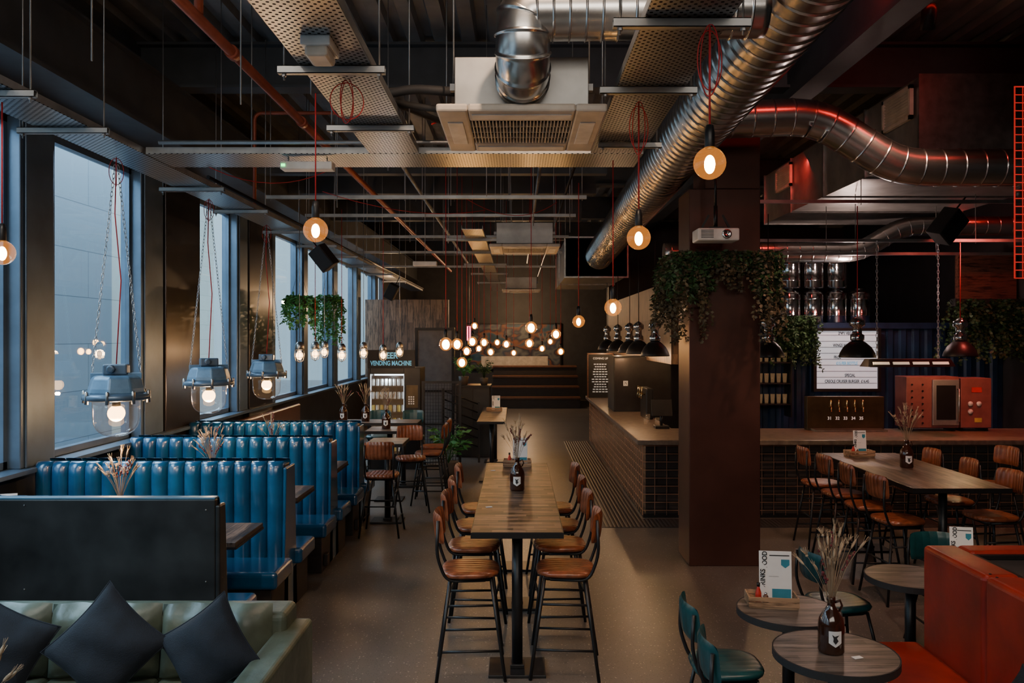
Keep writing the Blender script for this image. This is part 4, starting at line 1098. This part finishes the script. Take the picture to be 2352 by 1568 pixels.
def pot(x,y,h,label,z=0,m='leaf2',sc=1):
    t=thing('potted_plant',label,'plant',(x,y,z))
    MB().lathe([(0,0),(.13*sc,0),(.17*sc,.28*sc),(.15*sc,.28*sc),(.0,.25*sc)],(0,0,0),20).build('pot','terracotta',t)
    f=MB()
    for i in range(26):
        a=random.uniform(0,2*PI); rr=random.uniform(.1,.35)*sc; tip=Vector((rr*math.cos(a),rr*math.sin(a),h*random.uniform(.6,1))); p0=Vector((0,0,.25*sc))
        f.tube([p0,(p0+tip)/2+Vector((0,0,.1*sc)),tip],.004,4)
        for k in range(5):
            c=p0.lerp(tip,.5+.12*k); leaf(f,c,Vector((math.cos(a+random.uniform(-1,1)),math.sin(a+random.uniform(-1,1)),random.uniform(-.4,.4))),.14*sc,.03*sc)
    f.build('foliage',m,t)
pot(-1.15,13.3,.95,'leafy potted plant beside the stools and metal gate')
pot(-1.07,15.9,.6,'small leafy plant on the dark cabinet by the steps',1.41,sc=.6)
pot(-.66,15.85,.5,'smaller leafy plant on the right of the dark cabinet',1.41,'leaf',.5)

# ---------------------------------------------------------------- left background
t=thing('vending_machine','black beer vending machine with lit glass front','vending machine',(-2.2,14.2,0))
b=MB(); b.box(-.47,-.42,-.0,.75,0,1.81).box(.18,.47,0,.75,0,1.81).box(-.42,.18,0,.75,0,.28).box(-.42,.18,0,.75,1.70,1.81).box(-.42,.18,.5,.75,.28,1.70)
b.build('body','black',t,bev=.006)
for k in range(6): MB().box(-.42,.18,.05,.5,.30+k*.235,.31+k*.235).build('shelf','black',t)
for (a,b_,c_,d_,e_,f_) in ((-.42,-.412,.03,.05,.3,1.69),(.172,.18,.03,.05,.3,1.69),(-.40,.16,.30,.33,1.66,1.69)): MB().box(a,b_,c_,d_,e_,f_).build('light_strip','cool',t)
l=point((-.12,.04,1.6),5,(.8,.92,1),.02); l.parent=t
MB().box(-.42,.18,0,.006,.28,1.7).build('glass_door','glass',t)
kpn=MB().box(.22,.43,-.006,0,1.1,1.5).build('keypad_panel','plate',t)
for r in range(4):
    for c in range(3): MB().box(.26+c*.04,.285+c*.04,-.012,-.006,1.16+r*.04,1.185+r*.04).build('key','white',kpn)
s=thing('sign','black sign with blue letters on top of the vending machine','sign',(-2.25,14.2,1.81))
MB().box(-.42,.42,0,.06,0,.32).build('board','blackmatte',s)
text('lettering','BEER',.15,'bluetext',s,(-.02,-.004,.215),xs=.85,bold=.004)
text('lettering','VENDING MACHINE',.115,'bluetext',s,(0,-.004,.08),xs=.70,bold=.003)
c0=MB().lathe([(0,0),(.028,0),(.032,.01),(.032,.11),(.027,.125),(0,.125)],(0,0,0),12).build('drink_can','can')
c1=MB().lathe([(0,0),(.028,0),(.032,.01),(.032,.11),(.027,.125),(0,.125)],(0,0,0),12).build('drink_can','can2')
first={0:True,1:True}
for r in range(6):
    for c in range(8):
        k=0 if r in (5,4,1) else (r+c)%2
        o=(c0,c1)[k]
        if not first[k]: o=o.copy(); C.objects.link(o)
        first[k]=False
        o.location=(-2.2-.385+c*.076,14.2+.12,.31+r*.235)
        tag(o,('silver' if k==0 else 'yellow')+' drink can on a shelf inside the vending machine','drink can',('silver' if k==0 else 'yellow')+' cans in the vending machine')
t=thing('metal_gate','dark metal mesh gate beside the vending machine','gate',(-1.34,14.1,0))
MB().box(-.35,-.31,-.02,.02,0,1.58).box(.31,.35,-.02,.02,0,1.58).box(-.31,.31,-.02,.02,1.54,1.58).box(-.31,.31,-.02,.02,.06,.1).box(-.31,.31,-.02,.02,.8,.83).build('gate_frame','black',t)
g=MB()
for k in range(13): g.box(-.3+k*.05-.004,-.3+k*.05+.004,-.004,.004,.08,1.56)
for k in range(24): g.box(-.31,.31,-.003,.003,.12+k*.06,.126+k*.06)
g.build('mesh_infill','dcol',t)
t=thing('side_cabinet','dark metal cabinet at the steps in front of corridor','cabinet',(-.87,15.95,0))
MB().box(-.33,.33,-.3,.3,0,1.38).build('body','dcol',t,bev=.006); MB().box(-.35,.35,-.32,.32,1.38,1.41).build('top','black',t)
MB().box(-.32,-.01,-.31,-.3,.05,1.33).build('door','panel',t); MB().box(.01,.32,-.31,-.3,.05,1.33).build('door','panel',t)
t=thing('handrail','black slatted handrail sloping down beside the dark cabinet','handrail',(-.99,15.0,0))
for k in range(6):
    z=.35+k*.16; MB().tube([(-.4,0,z+.2),(.25,.0,z-.05)],.014,6).build('rail','black',t)
MB().box(-.42,-.38,-.02,.02,0,1.4).build('post','black',t); MB().box(.25,.29,-.02,.02,0,1.15).build('post','black',t)
t=thing('partition_panel','grey panel in a dark frame behind vending machine','partition panel',(-1.75,16.9,0))
MB().box(-.36,.36,0,.04,.1,2.5).build('panel','greypanel',t); MB().box(-.42,-.36,-.02,.06,0,2.56).box(.36,.42,-.02,.06,0,2.56).box(-.36,.36,-.02,.06,2.5,2.56).box(-.36,.36,-.02,.06,1.2,1.24).build('frame','black',t)

# far end
t=thing('mural','wide abstract painted mural on the far end wall','mural',(-.05,29.9,2.0))
MB().box(-1.7,1.65,0,.06,-.8,.85).build('painting','mural',t)
MB().box(-1.75,-1.7,-.03,.08,-.85,.9).box(1.65,1.7,-.03,.08,-.85,.9).box(-1.7,1.65,-.03,.08,.85,.9).box(-1.7,1.65,-.03,.08,-.85,-.8).build('frame','black',t)
MB().box(-1.3,1.2,-.02,0,-.75,-.35).build('reflected_light_band','cream',t)  # cream strip stands in for light reflecting low on the mural
text('lettering','WO',.42,'greypanel',t,(1.15,-.01,.35),xs=.8,bold=.01)
t=thing('neon_sign','small vertical pink neon sign left of the mural','neon sign',(-1.78,28.5,2.25))
MB().tube([(0,0,.0),(0,0,.5),(.09,0,.5),(.09,0,.0)],.02,8,True).build('tube','neonpink',t); MB().box(-.06,.15,.04,.08,-.06,.58).build('backing','blackmatte',t)
MB().tube([(.06,.06,.57),(.06,.06,3.3)],.01,6).build('rod','rod',t)
t=thing('tiered_bench','tiered dark timber benches below the mural','tiered bench',(.65,27.0,0))
for k in range(4):
    MB().box(-1.5,1.45,k*.6-.5,(k+1)*.6-.55,0,.35+k*.33-.05).build('riser','booths',t)
    for j in range(3): MB().box(-1.52,1.47,k*.6-.55+j*.2,k*.6-.37+j*.2,.30+k*.33,.36+k*.33).build('seat_board','farbench',t,bev=.01)
t=thing('wall_bench','brown leather bench below the windows past the booths','bench',(-3.75,12.8,0))
MB().box(-.28,.25,-1.6,1.8,0,.45).build('base','booths',t); MB().box(-.28,.3,-1.6,1.8,.45,.55).build('seat_cushion','farbench',t,bev=.03); MB().box(-.34,-.22,-1.6,1.8,.55,1.15).build('backrest','farbench',t,bev=.03)

def addedspot(loc,target,e,col,label,size=1.6):  # spot fixtures added for the light they throw
    t=thing('spotlight',label,'spotlight',loc)
    d=(Vector(target)-Vector(loc)).normalized(); t.rotation_euler=d.to_track_quat('-Z','Y').to_euler()
    MB().lathe([(.055,.0),(.06,.0),(.06,.16),(.04,.2),(0,.2)],(0,0,0),18).build('housing','black',t)
    MB().tube([(0,0,.2),(0,.04,.3)],.01,6).build('bracket','black',t)
    l=bpy.data.lights.new('spot','SPOT'); l.energy=e; l.color=col; l.spot_size=size; l.spot_blend=.8; l.shadow_soft_size=.05
    o=bpy.data.objects.new('spot',l); C.objects.link(o); o.parent=t; o.location=(0,0,-.02)
addedspot((6.2,9.8,4.1),(6.0,11.6,1.5),230,(1,.12,.09),'added red spotlight above the oven')
addedspot((6.6,11.2,4.9),(6.9,13.2,3.0),70,(1,.05,.03),'added red spotlight facing the plank wall')
addedspot((2.6,3.0,5.0),(2.5,4.5,.8),260,(1,.68,.50),'added warm spotlight above the red bench',1.5)
addedspot((.2,3.3,5.0),(.3,6.6,.6),230,(1,.68,.46),'added warm spotlight above the centre table',1.6)
addedspot((-2.1,2.6,5.0),(-2.3,5.2,.6),200,(1,.88,.76),'added warm spotlight above the green sofa',1.6)
addedspot((3.4,6.6,4.9),(3.9,8.4,.8),260,(1,.55,.38),'added warm spotlight above the right table',1.4)
point((.0,27.4,3.4),240,(1,.6,.3),.05)  # bare point light added for the far end, no lamp modelled
point((-3.0,19,3.2),60,(1,.6,.3),.05)  # bare point light, no lamp modelled here
point((5.2,12.4,3.3),60,(1,.7,.6),.04)  # another bare point light without a lamp around it

def area(loc,tgt,sx,sy,e,col):
    l=bpy.data.lights.new('area','AREA'); l.shape='RECTANGLE'; l.size=sx; l.size_y=sy; l.energy=e; l.color=col
    o=bpy.data.objects.new('area',l); C.objects.link(o); o.location=loc
    o.rotation_euler=(Vector(tgt)-Vector(loc)).to_track_quat('-Z','Y').to_euler(); return o
a=area((-6.6,9,6.4),(-2.6,9,1.6),2.4,26,3000,(.60,.80,1))
a.rotation_euler=(0,math.radians(-40),0)
area((0,-2.4,4.4),(0,5,1.5),6,1.5,170,(1,.88,.76))  # unseen warm fill lamp added behind the camera
area((3.9,6.3,5.35),(3.9,7.7,3.9),3.2,.10,16,(1,.04,.03))  # unseen red lamp added for a highlight along the branch duct
area((5.6,11.5,4.9),(5.6,12.6,3.8),4.0,.10,50,(1,.04,.03))  # second red helper lamp, added for the farther duct's highlight
w=bpy.data.worlds.new('world'); bpy.context.scene.world=w; w.use_nodes=True
nt=w.node_tree; bg=nt.nodes['Background']
tc=nt.nodes.new('ShaderNodeTexCoord'); sp=nt.nodes.new('ShaderNodeSeparateXYZ'); nt.links.new(tc.outputs['Generated'],sp.inputs[0])
r=nt.nodes.new('ShaderNodeValToRGB'); r.color_ramp.elements[0].position=.0; r.color_ramp.elements[0].color=(.34,.46,.55,1); r.color_ramp.elements[1].position=.35; r.color_ramp.elements[1].color=(.66,.82,.95,1)
nt.links.new(sp.outputs[2],r.inputs[0]); nt.links.new(r.outputs[0],bg.inputs[0]); bg.inputs[1].default_value=2.2

cam=bpy.data.cameras.new('camera'); co=bpy.data.objects.new('camera',cam); C.objects.link(co)
co.location=(0,0,CH); co.rotation_euler=(PI/2,0,0); cam.lens=28; cam.sensor_width=36; cam.sensor_fit='HORIZONTAL'
cam.shift_x=-12/2352; cam.shift_y=-9/2352; cam.clip_start=.05; cam.clip_end=200
bpy.context.scene.camera=co
